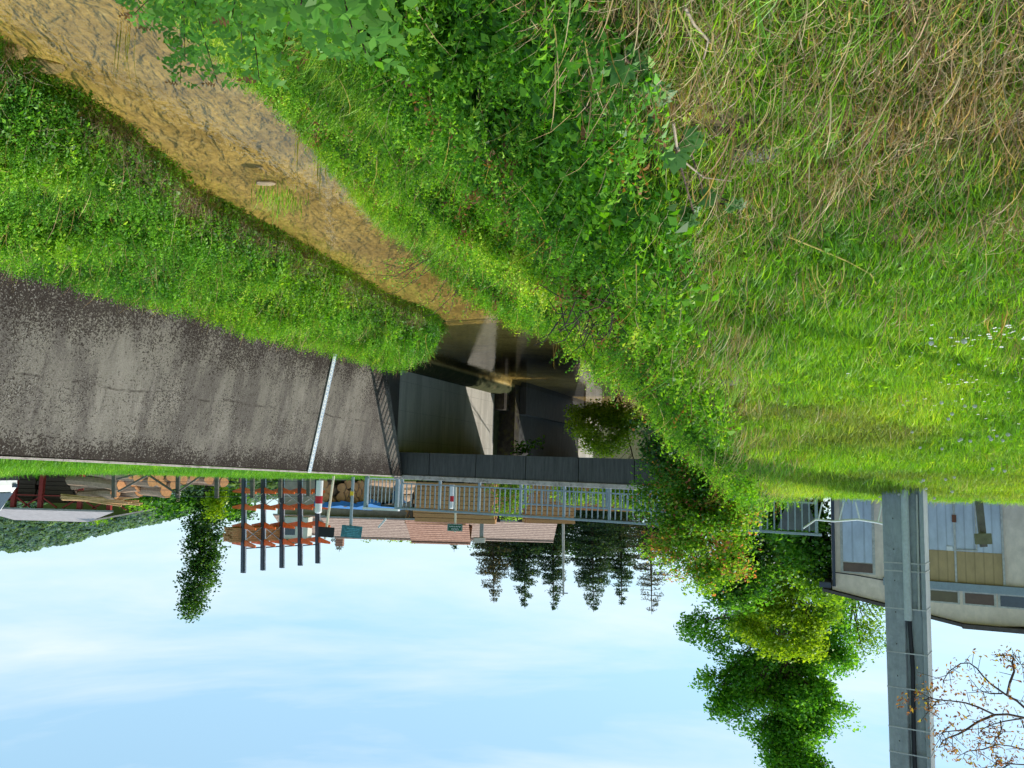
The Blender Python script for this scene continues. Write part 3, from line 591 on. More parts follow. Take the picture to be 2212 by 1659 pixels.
for i in range(int(L / .02)):
    zc = i * .02 + .01
    if i % 2 == 0: mb = MB(); mb.box(a + dwn * zc + nv * .0115 + right * -.04, .03, .004, .02, ax=(right, nv, dwn)); mb.build('graduation_mark', GB, staff)
    if i % 5 == 2: digit(str((i // 5) % 10), a + dwn * (zc - .02) + nv * .0115 + right * .01, .055, right, nv, dwn)

# ------------------------------------------------------------------ road bridge
BD = lambda d: .17 + .01 * d
br = thing('road_bridge', V3(12.5, 4, WATER), 'concrete road bridge over the stream with dark panelled edge beam', 'bridge')
m = MB()
m.prism([V3(12.62, -1.0, -.52), V3(12.62, 10.5, -.47), V3(12.62, 10.5, BD(10.5)), V3(12.62, -1, BD(-1))], (W[0] * 7.0, W[1] * 7.0, 0)); m.build('deck', CONC, br)
nd_ = [-.62, .92, 2.5, 4.1, 5.7, 7.3, 8.9, 10.4]
for i in range(7):
    m = MB(); d0, d1 = nd_[i] + .012, nd_[i + 1] - .012
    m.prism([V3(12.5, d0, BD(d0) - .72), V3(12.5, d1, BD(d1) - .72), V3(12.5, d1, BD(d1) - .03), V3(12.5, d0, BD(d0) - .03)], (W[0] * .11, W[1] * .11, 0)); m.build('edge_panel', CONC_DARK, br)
m = MB(); m.prism([V3(12.46, -.3, BD(0) - .026), V3(12.46, 12, BD(12) - .026), V3(12.46, 12, BD(12) + .11), V3(12.46, -.3, BD(0) + .11)], (W[0] * .32, W[1] * .32, 0)); m.build('kerb', CONC_PALE, br, bevel=.012)
m = MB(); m.prism([V3(19.3, -.6, -.2), V3(19.3, 11, -.1), V3(19.3, 11, .38), V3(19.3, -.6, .26)], (W[0] * .3, W[1] * .3, 0)); m.build('kerb', CONC_PALE, br)
m = MB(); m.prism([V3(12.78, ABD, -3.95), V3(20.25, ABD, -3.95), V3(20.25, ABD, -.53), V3(12.78, ABD, -.53)], (-N[0] * .6, -N[1] * .6, 0)); m.build('abutment', ABUT, br)
m = MB(); m.prism([V3(12.75, 9.2, -3.9), V3(20.2, 9.2, -3.9), V3(20.2, 9.2, -.53), V3(12.75, 9.2, -.53)], (N[0] * .6, N[1] * .6, 0)); m.build('abutment', CONC, br)
# deck surface as its own road sheet
rd = MB(); rd.prism([V3(13.0, -40, .62), V3(13.0, -1.2, .205), V3(13.0, 11, .285), V3(13.0, 60, .4), V3(19.2, 60, .4), V3(19.2, 11, .285), V3(19.2, -1.2, .205), V3(19.2, -40, .62)], (0, 0, .004)); tag(rd.build('road', mat('asphalt', (.06, .06, .06), .9, .3, 9, bump=.3)), kind='structure')

# second culvert further upstream
cu = thing('stone_culvert', V3(22, 2, WATER), 'older mossy culvert just upstream of the road bridge', 'culvert')
MOSSY = mat('mossy_stone', (.05, .042, .035), .95, .6, 5, bump=.8, dirt=(.10, .09, .02))
m = MB(); m.prism([V3(20.9, -2.2, -3.95), V3(20.9, .15, -3.95), V3(20.9, .15, -.25), V3(20.9, -2.2, -.25)], (W[0] * .5, W[1] * .5, 0)); m.build('headwall', MOSSY, cu)
m = MB(); m.prism([V3(20.3, -.62, -3.9), V3(20.3, -.1, -3.9), V3(20.3, -.1, -2.55), V3(20.3, -.62, -2.55)], (W[0] * .59, W[1] * .59, 0)); m.build('footing', MOSSY, cu, bevel=.03)
m = MB(); m.prism([V3(21.41, .1, -3.95), V3(29.4, .1, -3.95), V3(29.4, .1, -.3), V3(21.41, .1, -.3)], (-N[0] * .6, -N[1] * .6, 0)); m.build('abutment', CONC_DARK, cu)  # tunnel wall: shade is put into the darker concrete colour
m = MB(); m.prism([V3(29.41, .12, -3.95), V3(32.0, .12, -3.95), V3(32.0, .12, -.3), V3(29.41, .12, -.3)], (-N[0] * .6, -N[1] * .6, 0)); m.build('abutment_lit_end', ABUT, cu)  # end of the same wall: paler concrete puts sunlight into its colour
m = MB(); m.prism([V3(21.42, .123, -3.95), V3(29.39, .123, -3.95), V3(29.39, .123, -2.45), V3(21.42, .123, -2.45)], (N[0] * .3, N[1] * .3, 0)); m.build('ledge', CONC_DARK, cu)  # shaded stretch of the ledge, darkened by its colour
m = MB(); m.prism([V3(29.4, .123, -3.95), V3(32.3, .123, -3.95), V3(32.3, .123, -2.45), V3(29.4, .123, -2.45)], (N[0] * .36, N[1] * .36, 0)); m.build('ledge', ABUT, cu)  # sunlit stretch of the ledge, lightened by its colour
m = MB(); m.prism([V3(23.4, -1, -.28), V3(23.4, 9.5, -.28), V3(23.4, 9.5, .2), V3(23.4, -1, .2)], (W[0] * 6.6, W[1] * 6.6, 0)); m.build('slab', CONC_DARK, cu)

# ------------------------------------------------------------------ railings
def railing(label, s, d0, d1, z0, z1, npost, nbal, H_=.93, wpost=.07, name='bridge_railing', mt=STEEL):
    zf = lambda d: z0 + (z1 - z0) * (d - d0) / (d1 - d0)
    t = thing(name, V3(s, d0, z0), label, 'railing'); q = lambda d, z: V3(s, d, zf(d) + z)
    m = MB(); m.beam(q(d0 - .12, H_ - .03), q(d1 + .12, H_ - .03), .10, .065); m.build('top_rail', mt, t, bevel=.008)
    m = MB(); m.beam(q(d0, .13), q(d1, .13), .035, .04); m.build('bottom_rail', mt, t)
    pd = np.linspace(d0, d1, npost)
    for d in pd: m = MB(); m.box(q(d, (H_ - .06) / 2), wpost, wpost, H_ - .07, rz=math.atan2(N[1], N[0])); m.build('post', mt, t)
    k = nbal
    for i in range(npost - 1):
        for j in range(1, k + 1):
            d = pd[i] + (pd[i + 1] - pd[i]) * j / (k + 1); m = MB(); m.box(q(d, .13 + (H_ - .19) / 2), .034, .02, H_ - .235, rz=math.atan2(N[1], N[0])); m.build('baluster', mt, t)
    return t
railing('blue-grey steel railing along the near edge of the road bridge', 12.64, -.08, 11.9, .285, .40, 10, 7)
railing('second steel railing behind the first, on the far side of the bridge', 19.45, 1.3, 11.0, .28, .40, 7, 9, .9, .08)
# small gate right of the railing end
gt = thing('side_gate', V3(12.7, -.9, .2), 'short blue-grey gate panel with white top board at the railing end', 'gate')
for d in (-.28, -1.42): m = MB(); m.box(V3(12.7, d, .2 + .5), .11, .11, 1.0, rz=math.atan2(N[1], N[0])); m.build('post', STEEL, gt)
for i in range(7): m = MB(); m.box(V3(12.7, -.43 - i * .14, .68), .022, .022, .74, rz=math.atan2(N[1], N[0])); m.build('baluster', STEEL, gt)
m = MB(); m.beam(V3(12.7, -.34, .29), V3(12.7, -1.36, .29), .03, .04); m.build('bottom_rail', WHITE, gt)
m = MB(); m.beam(V3(12.7, -.2, 1.24), V3(12.7, -1.5, 1.24), .12, .07); m.build('top_board', WHITE, gt)

# ------------------------------------------------------------------ small street furniture on the far bank
def marker(x, y0, y1, Y, label, wd):
    a = P(x, y0, Y); b = P(x, y1, Y); g = a.z - .05; t = thing('marker_post', (a.x, a.y, g), label, 'marker post', 'red and white marker posts'); h = b.z - g; r = wd / 2
    for nm, z0, z1, mt, rr in (('lower_tube', 0, .47, WHITE, r), ('red_band', .47, .70, RED, r * 1.02), ('upper_tube', .70, .95, WHITE, r)):
        m = MB(); pts = [(a.x, a.y, g + h * z0), (a.x, a.y, g + h * z1)]; m.tube(pts, rr, 16); m.build(nm, mt, t, smooth=False)
    m = MB(); m.tube([(a.x, a.y, g + h * .95), (a.x, a.y, g + h * .985), (a.x, a.y, g + h)], [r, r * .85, r * .35], 16); m.build('cap', WHITE, t)
marker(691, 1042, 1109, 21.5, 'white marker post with red band on the wall top beside the leaning cream signpost', .19)
marker(976, 1050, 1099, 29, 'smaller white marker post with red band seen through the bridge railing', .20)
def sign_post(label, foot, head, Y, pw, panel, mt_post, mt_panel, facing=0, tilt=0, backs=True, name='street_sign'):
    a = P(*foot, Y); b = P(*head, Y); t = thing(name, a, label, 'sign'); m = MB(); m.tube([a, b], pw, 10); m.build('post', mt_post, t)
    x0, y0, x1, y1 = panel; c = P((x0 + x1) / 2, (y0 + y1) / 2, Y - .07); k = Y / FPX; w_, h_ = abs(x1 - x0) * k, abs(y1 - y0) * k
    X = Vector((math.cos(facing), math.sin(facing), 0)); Z = Vector((0, 0, 1)); Yv = Z.cross(X); X2 = X * math.cos(tilt) + Z * math.sin(tilt); Z2 = Z * math.cos(tilt) - X * math.sin(tilt)
    m = MB(); m.box(c, w_, .03, h_, ax=(X2, Yv, Z2)); p = m.build('panel', mt_panel, t, bevel=.004); return t, p, c, X2, -Yv, Z2, w_, h_
t_, p_, c_, X_, F_, Z_, w_, h_ = sign_post('dark blank back of a sign on a leaning cream pole', (721, 1028), (702, 1164), 21.8, .035, (688, 1139, 722, 1160), CREAM, BLACK, .1, -.03)
t_, p_, c_, X_, F_, Z_, w_, h_ = sign_post('weathered teal notice board on a grey-blue pole, tilted slightly', (763, 1030), (757, 1150), 22.5, .045, (738, 1136, 781, 1161), STEEL, TEAL, -.2, -.09)
m = MB()
for i in range(5): m.box(c_ + F_ * .018 + Z_ * (h_ * (.3 - i * .14)) + X_ * (w_ * (-.05 + .06 * ((i * 37) % 3 - 1))), w_ * (.62 - .1 * (i % 2)), .004, h_ * .055, ax=(X_, F_, Z_))
m.build('faded_lettering', mat('faded_cyan', (.12, .38, .46), .6, .5, 20), p_)
m = MB(); m.box(P(760, 1066, 22.44), .1, .02, .12); m.build('sticker', mat('yellow_sticker', (.7, .5, .03), .5), t_)
t_, p_, c_, X_, F_, Z_, w_, h_ = sign_post('dark green street name sign with white lettering on a thin cream pole', (985, 1052), (983, 1149), 27, .035, (966.5, 1132, 999, 1147), CREAM, GREEN_SIGN, .12, 0)
def text_mesh(txt, size, name, mt, parent, c, X, Z, F):
    cu_ = bpy.data.curves.new(name, 'FONT'); cu_.body = txt; cu_.size = size; cu_.align_x = 'CENTER'; cu_.align_y = 'CENTER'; cu_.extrude = .001
    tmp = bpy.data.objects.new(name, cu_); dg = bpy.context.evaluated_depsgraph_get(); COL.objects.link(tmp); dg.update(); me = bpy.data.meshes.new_from_object(tmp.evaluated_get(dg)); COL.objects.unlink(tmp); bpy.data.objects.remove(tmp)
    o = link_mesh(name, me, parent); me.materials.clear(); me.materials.append(mt); Mx = Matrix(((X.x, Z.x, F.x), (X.y, Z.y, F.y), (X.z, Z.z, F.z))).to_4x4(); Mx.translation = c - ORG[parent.name]; me.transform(Mx); return o
text_mesh('Chemin', h_ * .34, 'upper_lettering', WHITE, p_, c_ + F_ * .018 + Z_ * h_ * .22, X_, Z_, F_)
text_mesh('de la Scierie', h_ * .34, 'lower_lettering', WHITE, p_, c_ + F_ * .018 - Z_ * h_ * .12, X_, Z_, F_)
m = MB()
for sx, sz, lx, lz in ((0, .44, .92, .03), (0, -.44, .92, .03), (.46, 0, .015, .88), (-.46, 0, .015, .88)): m.box(c_ + F_ * .018 + X_ * w_ * sx + Z_ * h_ * sz, w_ * lx, .004, h_ * lz, ax=(X_, F_, Z_))
m.build('border', WHITE, p_)

# concrete power pole on the lawn
pb = P(1954, 1075, 8.0); pb.z = G(pb.x, pb.y) - .05
pole = thing('power_pole', pb, 'tall grooved concrete power pole standing on the lawn', 'pole')
POLEC = mat('pole_concrete', (.30, .335, .35), .85, .18, 5, bump=.35, sc=(1, 1, .25), dirt=(.20, .225, .24))
a_ = R(36); PX = Vector((math.cos(a_), math.sin(a_), 0)); PF = Vector((math.sin(a_), -math.cos(a_), 0))
def pp(u, f, z): k = .93 - .016 * z; return pb + PX * (u * k) + PF * (f * k) + Vector((0, 0, z))
prof = [(-.205, .15), (-.165, .15), (-.15, .10), (.0, .10), (.015, .15), (.205, .15), (.205, -.15), (-.205, -.15)]
m = MB(); Hh = 9.0; nz = 6
for k in range(nz):
    z0, z1 = Hh * k / nz, Hh * (k + 1) / nz
    for i in range(len(prof)): (u0, f0), (u1, f1) = prof[i], prof[(i + 1) % len(prof)]; m.quad(pp(u0, f0, z0), pp(u1, f1, z0), pp(u1, f1, z1), pp(u0, f0, z1))
m.poly([pp(u, f, Hh) for u, f in prof]); m.build('shaft', POLEC, pole)
m = MB(); m.tube([pp(-.022, .14, 0), pp(-.022, .14, 1.35)], .037, 12); m.build('conduit', mat('grey_pvc', (.46, .50, .50), .5, .1), pole)
m = MB(); m.tube([pp(-.03, .125, 1.32), pp(-.05, .12, 1.8), pp(-.04, .12, 2.4), pp(-.045, .12, 4), pp(-.045, .12, 8.5)], [.02] * 5, 8); m.build('cable', mat('black_cable', (.015, .015, .018), .5), pole)
m = MB(); m.tube([pp(-.14, .115, .1), pp(-.13, .115, 1.25)], .011, 8); m.build('conduit', mat('pale_pvc', (.52, .52, .48), .5, .1), pole)
for z in (.78, .86, 1.23, 1.66, 2.0, 2.38, 2.62, 2.95):
    m = MB(); t = .004; ring = [(-.205, .15), (.205, .15), (.205, -.15), (-.205, -.15)]
    for i in range(4):
        (u0, f0), (u1, f1) = ring[i], ring[(i + 1) % 4]; e = 1.02
        m.quad(pp(u0 * e, f0 * e, z + (.01 if u0 > 0 else 0)), pp(u1 * e, f1 * e, z + (.01 if u1 > 0 else 0)), pp(u1 * e, f1 * e, z + .012 + (.01 if u1 > 0 else 0)), pp(u0 * e, f0 * e, z + .012 + (.01 if u0 > 0 else 0)))
    m.build('steel_strap', mat('strap_steel', (.42, .42, .40), .45, .2, metal=.3), pole)
m = MB()
for k in range(18): m.box(pp(.1, .151, .35 + k * .31), .008, .006, .012)
m.build('climbing_sockets', CONC_DARK, pole)

# leaning wooden marker on the lawn edge
wa = P(2114, 1098, 8.9); wa.z = G(wa.x, wa.y) - .05; wb = P(2125, 1181, 8.95); wm = thing('wooden_marker', wa, 'small square wooden board on a leaning stake at the lawn edge', 'sign')
m = MB(); m.beam(wa, wb, .075, .03, up=(0, 1, 0)); m.build('stake', TIMBER, wm)
m = MB(); c = P(2124, 1164, 8.87); m.box(c, .185, .025, .12, ax=(Vector((1, 0, .05)).normalized(), Vector((0, 1, 0)), Vector((-.05, 0, 1)).normalized())); m.build('board', mat('olive_board', (.16, .15, .09), .8, .3, 12), wm)

# galvanised tub and broken white barrier by the railing end
tb = P(1722, 1062, 20.6); tb.z = G(tb.x, tb.y); tub = thing('metal_hopper', tb, 'grey flared metal hopper behind the end of the railing', 'hopper')
m = MB(); h0, h1 = .05, 1.06
lo, hi = .34, .12
for (w0, w1) in ((.12, .42),):
    q = []
    for z, ww in ((h0, w0), (h1, w1)): q += [tb + Vector((-ww, -ww * .8, z)), tb + Vector((ww, -ww * .8, z)), tb + Vector((ww, ww * .8, z)), tb + Vector((-ww, ww * .8, z))]
    m.add(q, [(0, 1, 5, 4), (1, 2, 6, 5), (2, 3, 7, 6), (3, 0, 4, 7), (0, 3, 2, 1)])
m.build('bowl', mat('dull_zinc', (.12, .14, .145), .6, .3, 4), tub)
m = MB()
for u in (-.1, .1):
    for v in (-.08, .08): m.beam(tb + Vector((u, v, -.1)), tb + Vector((u, v, .1)), .03, .03)
m.build('feet', STEEL_D, tub)
bar = thing('white_barrier', P(1850, 1100, 14), 'bent low white rail on slanted struts between hopper and pole', 'barrier'); zb = 14
pts = [P(1735, 1141, zb), P(1762, 1122, zb), P(1800, 1126, zb), P(1852, 1122, zb), P(1892, 1128, zb), P(1935, 1138, zb)]
m = MB(); m.tube(pts, .018, 8); m.build('rail', WHITE, bar)
for (x0, y0, x1, y1) in ((1768, 1122, 1776, 1085), (1813, 1124, 1822, 1085), (1857, 1122, 1848, 1085), (1896, 1128, 1906, 1085)): m = MB(); m.tube([P(x0, y0, zb), P(x1, y1, zb)], .014, 8); m.build('strut', WHITE, bar)

# ------------------------------------------------------------------ garage building on the left
cA = P(1795, 1120, 22); cA.z = .1; fd = Vector((-.915, -.403, 0)); fn = Vector((.403, -.915, 0)); BX = fd; 
bd = thing('garage_building', cA, 'low grey rendered building with low gable and corrugated doors behind the pole', 'building')
RENDER = mat('grey_render', (.80, .66, .54), .95, .12, 1.2, bump=.2, dirt=(.62, .51, .41), sc=(1, 1, .5))
def bp_(u, z, o=0): return cA + fd * u + fn * o + Vector((0, 0, z))
def uz(x, y):   # photo position on the facade plane
    r = Vector(ray(x, y)); t = cA.dot(fn) / r.dot(fn); p = r * t - cA; return p.dot(fd), p.z
RW = 10.5; e0 = uz(1795, 1273)[1]; rk = uz(2082, 1346); 
m = MB(); outline = [(0, -.3), (RW, -.3), (RW, e0), (rk[0] + .6, rk[1] + .02), (rk[0], rk[1]), (0, e0)]
m.prism([bp_(u, z) for u, z in outline], -fn * 9); m.build('wall', RENDER, bd)
m = MB(); m.prism([bp_(-.25, e0 - .02, .12), bp_(rk[0], rk[1] + .02, .12), bp_(rk[0], rk[1] + .1, .12), bp_(-.25, e0 + .06, .12)], -fn * 9.3); 
m.prism([bp_(rk[0] - .05, rk[1] + .005, .2), bp_(RW + .3, rk[1] - .03, .2), bp_(RW + .3, rk[1] + .07, .2), bp_(rk[0] - .05, rk[1] + .115, .2)], -fn * 9.4); m.build('roof', mat('dark_roof_edge', (.10, .085, .08), .8, .3), bd)
COR = corrugated('corrugated_bluegrey', (.55, .60, .67), .21, (fd.x, fd.y)); CORB = corrugated('corrugated_brown', (.44, .31, .15), .21, (fd.x, fd.y))
def fpanel(name, x0, y0, x1, y1, off, mt, par=None, th=.04):
    u0, z0 = uz(x0, y0); u1, z1 = uz(x1, y1); m = MB(); m.prism([bp_(u0, z0, off), bp_(u1, z0, off), bp_(u1, z1, off), bp_(u0, z1, off)], -fn * th); return m.build(name, mt, par or bd)
FRAME = mat('white_worn_frame', (.5, .48, .44), .7, .3, 10)
def zf_(z, x): return z
gd0 = uz(1928, 1187); gd1 = uz(2166, 1187)
def urect(name, u0, u1, z0, z1, off, mt, par=None, th=.04): m = MB(); m.prism([bp_(u0, z0, off), bp_(u1, z0, off), bp_(u1, z1, off), bp_(u0, z1, off)], -fn * th); return m.build(name, mt, par or bd)
u0, u1 = gd0[0], gd1[0]; zm = uz(2064, 1190)[1]; zt_ = uz(2064, 1258)[1]; um = uz(2063, 1190)[0]
dr = urect('garage_door', u0, u1, -.2, zm, .03, COR); urect('upper_panel', u0, u1, zm + .005, zt_, .035, CORB, dr)
for u in (um, u1): urect('door_frame', u - .025, u + .025, -.2, zt_, .06, FRAME, dr, .03)
uw0, uw1, zw = uz(2064, 1190)[0], uz(2108, 1190)[0], zm - .05; wk = urect('wicket_frame', uw0, uw1 + .03, zw, zw + .035, .065, FRAME, dr, .03); urect('wicket_frame', uw1, uw1 + .03, -.2, zw, .065, FRAME, dr, .03)
urect('door_sign', um - .2, um - .06, zm - .12, zm - .0, .052, WHITE, dr, .015); urect('bolt', um - .05, um + .05, zm - .95, zm - .75, .08, mat('rust', (.18, .07, .04), .8), dr, .02)
zl0, zl1 = zt_ + .003, zt_ + .2; urect('lintel', u0 - .25, RW, zl0, zl1, .12, STEEL, None, .12)
WIN = mat('brown_dusty_glass', (.10, .055, .035), .35, .4, 1.5, bump=0, spec=.5)
zw0, zw1 = zl1 + .01, zl1 + .36
for (xa, xb, mt) in ((2010, 2068, mat('olive_dusty_glass', (.11, .085, .04), .4, .3, 1.5, bump=0, spec=.5)), (2084, 2146, WIN), (2160, 2225, GLASS)):
    ua, ub = uz(xa, 1275)[0], uz(xb, 1275)[0]; wn = urect('window', ua - .05, ub + .05, zw0, zw1, .02, FRAME); urect('pane', ua, ub, zw0 + .04, zw1 - .04, .028, mt, wn)
ua, ub = uz(1822, 1230)[0], uz(1885, 1230)[0]; zq = uz(1850, 1237)[1]; zr = uz(1850, 1214)[1]
sh = urect('shuttered_door', ua - .07, ub + .07, -.2, zq + .02, .02, FRAME); urect('shutter', ua, ub, -.2, zr, .045, corrugated('corrugated_shutter', (.48, .54, .63), .30, (fd.x, fd.y)), sh); urect('pane', ua, ub, zr + .03, zq - .02, .04, WIN, sh)
m = MB(); m.tube([bp_(.05, -.2, .08), bp_(.05, e0 - .1, .08)], .045, 8); m.build('downpipe', STEEL_D, bd)
m = MB(); m.box(bp_(-.18, e0 - .13, .1), .3, .16, .14, rz=math.atan2(fd.y, fd.x)); m.build('gutter_box', STEEL_D, bd)
m = MB(); m.tube([bp_(0, uz(1810, 1236)[1], .06), bp_(uz(1850, 1240)[0], uz(1850, 1242)[1], .05), bp_(uz(1915, 1252)[0], uz(1915, 1254)[1], .05)], .014, 6); m.build('cable', BLACK, bd)
m = MB(); m.tube([bp_(1.4 + i * 1.5, e0 + (rk[1] - e0) * min(1, (1.4 + i * 1.5) / rk[0]) - .1, .02) for i in (0, 0.001)], .03, 6); m.build('vent', BLACK, bd)
# ------------------------------------------------------------------ timber yard
def gz(X, Y): return G(X, Y)
FY = 24.5
fence = thing('timber_fence', P(385, 1010, FY), 'braced grey timber fence with wire in front of the log piles', 'fence')
fx = [(248, 1075, 5), (386, 1076, 3), (470, 1076, 1), (547, 1290, 0), (607, 1075, 0), (668, 1072, 0)]
fpost = []
for (x, yt, _) in fx:
    if x == 547: yt = 1076
    a = P(x, 1000, FY); b = P(x - 2, yt, FY); a.z = gz(a.x, a.y) - .05; m = MB(); m.beam(a, b, .11, .11); m.build('post', TIMBER, fence); fpost.append((a, b))
def brace(p, q): m = MB(); m.beam(P(*p, FY - .09), P(*q, FY - .09), .07, .05); m.build('brace', TIMBER, fence)
brace((252, 1035), (338, 1013)); brace((300, 1012), (384, 1068)); brace((388, 1060), (445, 1020)); brace((255, 1062), (330, 1020)); 
for zz in (1040, 1058, 1072):
    m = MB(); m.tube([P(248, zz, FY - .06), P(470, zz + 1, FY - .06), P(668, zz, FY - .06)], .006, 5); m.build('wire', STEEL_D, fence)

def log(a, b, r, label, group, name='log'):
    a = Vector(a); b = Vector(b); t = thing(name, (a + b) / 2 - Vector((0, 0, r)), label, 'log', group)
    D = (b - a); n = 12; X = D.normalized().cross(Vector((0, 0, 1))).normalized(); Z = X.cross(D.normalized()); ph = random.uniform(0, 6)
    rr = [r * (1 + .10 * math.sin(k * 1.7 + ph) + random.uniform(-.05, .05)) for k in range(n)]
    ring = lambda c, s: [c + (X * math.cos(2 * math.pi * k / n) + Z * math.sin(2 * math.pi * k / n)) * rr[k] * s for k in range(n)]
    vs = []; st = [0, .25, .5, .75, 1]
    for u in st: vs += ring(a + D * u + Vector((0, 0, random.uniform(-.03, .03))), 1 - .12 * u)
    m = MB(); m.add(vs, [(i * n + k, i * n + (k + 1) % n, (i + 1) * n + (k + 1) % n, (i + 1) * n + k) for i in range(4) for k in range(n)]); m.build('stem', LOGBARK, t)
    for c, s, u in ((a, 1, -.004), (b, .88, .004)): m = MB(); m.poly(ring(c + D.normalized() * u, s)); m.build('cut_end', LOGEND, t)
# pile with the ends turned to the stream
ends = [(286, 1024), (300, 1028), (320, 1020), (331, 1038), (346, 1026), (350, 1044), (371, 1030), (378, 1046), (360, 1062), (396, 1036), (404, 1022), (420, 1030), (452, 1036), (470, 1024), (492, 1020), (484, 1042)]
for i, (x, y) in enumerate(ends):
    Y = 28 + .12 * i; a = P(x, y, Y); r = random.uniform(.17, .23); D = Vector((.75, .66, 0)) * random.uniform(4, 5); log(a, a + D, r, 'pale log with an orange sawn end in the loose pile behind the timber fence', 'logs in the loose pile')
# long logs lying sideways
for i, (x0, y0, x1, y1) in enumerate([(150, 1036, 262, 1048), (160, 1047, 290, 1040), (190, 1058, 300, 1050), (175, 1068, 250, 1066), (210, 1075, 302, 1062), (250, 1030, 306, 1034)]):
    log(P(x1, y1, 29.5 + .2 * i), P(x0, y0, 31 + .2 * i), .2, 'long barked log lying sideways left of the loose pile, near the shed', 'long sideways logs')
# tall stack right of the rack
for i, (x, y) in enumerate([(701, 1046), (712, 1058), (703, 1074), (716, 1084), (752, 1046), (766, 1052), (778, 1048), (745, 1066), (759, 1068), (772, 1064), (785, 1060), (748, 1084), (764, 1082), (780, 1078), (738, 1054), (790, 1044), (736, 1074)]):
    Y = 31; a = P(x, y, Y); log(a, a + Vector((-.35, .94, 0)) * 4, random.uniform(.17, .22), 'orange-ended log in the tight stack under the blue tarp', 'logs under the blue tarp')
m = MB(); q = [P(678, 1094, 31), P(700, 1096, 30.6), P(735, 1092, 30.6), P(770, 1096, 30.6), P(800, 1088, 30.6), P(822, 1094, 30.6)]
for i in range(len(q) - 1): m.quad(q[i], q[i + 1], q[i + 1] + Vector((-1.2, 3.6, .25)), q[i] + Vector((-1.2, 3.6, .25))); m.quad(q[i], q[i + 1], q[i + 1] - Vector((0, 0, .14)), q[i] - Vector((0, 0, .2)))
tag(m.build('tarpaulin', BLUE, None, base=P(750, 1094, 31)), 'blue tarpaulin spread over the tight stack of logs', 'tarpaulin')
cb = P(812, 1060, 33); ct = thing('skip_container', (cb.x, cb.y, gz(cb.x, cb.y)), 'blue metal skip standing behind the side gate', 'container')
m = MB(); g0 = gz(cb.x, cb.y); m.prism([Vector((cb.x - .95, cb.y, g0 + .1)), Vector((cb.x + .95, cb.y, g0 + .1)), Vector((cb.x + 1.1, cb.y, g0 + 1.2)), Vector((cb.x - 1.1, cb.y, g0 + 1.2))], (0, 1.6, 0)); m.build('tub', BLUE, ct)
m = MB(); m.box((cb.x, cb.y - .03, g0 + 1.16), 2.3, .07, .09); m.build('rim', STEEL_D, ct)
for u in (-.6, 0, .6): m = MB(); m.box((cb.x + u, cb.y - .03, g0 + .65), .07, .05, .9); m.build('rib', STEEL_D, ct)

# cantilever rack
RY = 45; rb0 = P(548, 1010, RY); row = Vector((-.71, .71, 0)); arm = Vector((.73, .68, 0))
rk0 = P(533, 1040, RY); rk0.z = gz(rk0.x, rk0.y)
rack = thing('cantilever_rack', rk0, 'dark steel cantilever rack with orange arms in the timber yard', 'rack')
zl = [1.43, 2.36, 3.44, 4.42]; zt0 = 6.1
for i in range(5):
    c = rk0 + row * 1.2 * i; top = zt0 - .06 * i
    m = MB(); m.beam(Vector((c.x + .18, c.y, c.z - .1)), Vector((c.x - .16, c.y, top)), .30, .20, up=(row.x, row.y, 0)); m.build('column', STEEL_D, rack)
    m = MB(); m.beam(Vector((c.x + .02, c.y - .12, c.z - .1)), Vector((c.x - .32, c.y - .12, top)), .045, .05, up=(row.x, row.y, 0)); m.build('column_lit_edge', mat('pale_lit_edge', (.45, .5, .56), .5), rack)  # pale strip puts the sunlit side of the column into colour
    for z in zl:
        for sgn in (1, -1):
            q = Vector((c.x + .18 - .34 * z / 6, c.y, z)); ar = MB(); e = q + arm * (1.35 * sgn) + Vector((0, 0, .10)); b = arm * .1 * sgn
            ar.add([q + b + Vector((0, -.07, .17)), q + b + Vector((0, -.07, -.17)), e + Vector((0, -.07, -.06)), e + Vector((0, -.07, .06)), q + b + Vector((0, .07, .17)), q + b + Vector((0, .07, -.17)), e + Vector((0, .07, -.06)), e + Vector((0, .07, .06))], [(0, 1, 2, 3), (4, 7, 6, 5), (0, 3, 7, 4), (1, 5, 6, 2), (3, 2, 6, 7), (0, 4, 5, 1)])
            ar.build('arm', ORANGE, rack)
for i in range(4):
    a, b = rk0 + row * 1.2 * i, rk0 + row * 1.2 * (i + 1)
    for (z0, z1) in ((1.5, 2.3), (3.5, 4.4)):
        if i > 1 and z0 > 3: continue
        for p, q in ((z0, z1), (z1, z0)): m = MB(); m.tube([Vector((a.x, a.y, p)), Vector((b.x, b.y, q))], .022, 6); m.build('cross_brace', mat('pale_brace', (.4, .42, .44), .5), rack)
    m = MB(); m.tube([Vector((a.x, a.y, 4.75)), Vector((b.x, b.y, 4.72))], .035, 6); m.build('tie_bar', STEEL_D, rack)
def lumber(c, sx, sy, sz, rz, label, mt=LUMBER, rows=5, name='lumber_stack'):
    t = thing(name, Vector(c) - Vector((0, 0, sz / 2)), label, 'lumber stack'); X = Vector((math.cos(rz), math.sin(rz), 0)); Yv = Vector((-math.sin(rz), math.cos(rz), 0)); Z = Vector((0, 0, 1)); h = sz / rows
    for k in range(rows):
        m = MB(); n = max(2, int(sy / .22))
        for j in range(n): m.box(Vector(c) + Yv * sy * ((j + .5) / n - .5) + X * random.uniform(-.08, .08) + Z * (sz * ((k + .5) / rows - .5)), sx, sy / n * .96, h * .9, ax=(X, Yv, Z))
        m.build('plank_layer', mt, t)
    m = MB()
    for u in (-.35, 0, .35):
        for k in range(rows): m.box(Vector(c) + X * sx * u + Z * (sz * (k / rows - .5) + h * .07), sx * .02, sy * .96, h * .1, ax=(X, Yv, Z))
    m.build('spacer', LUMBER_D, t)
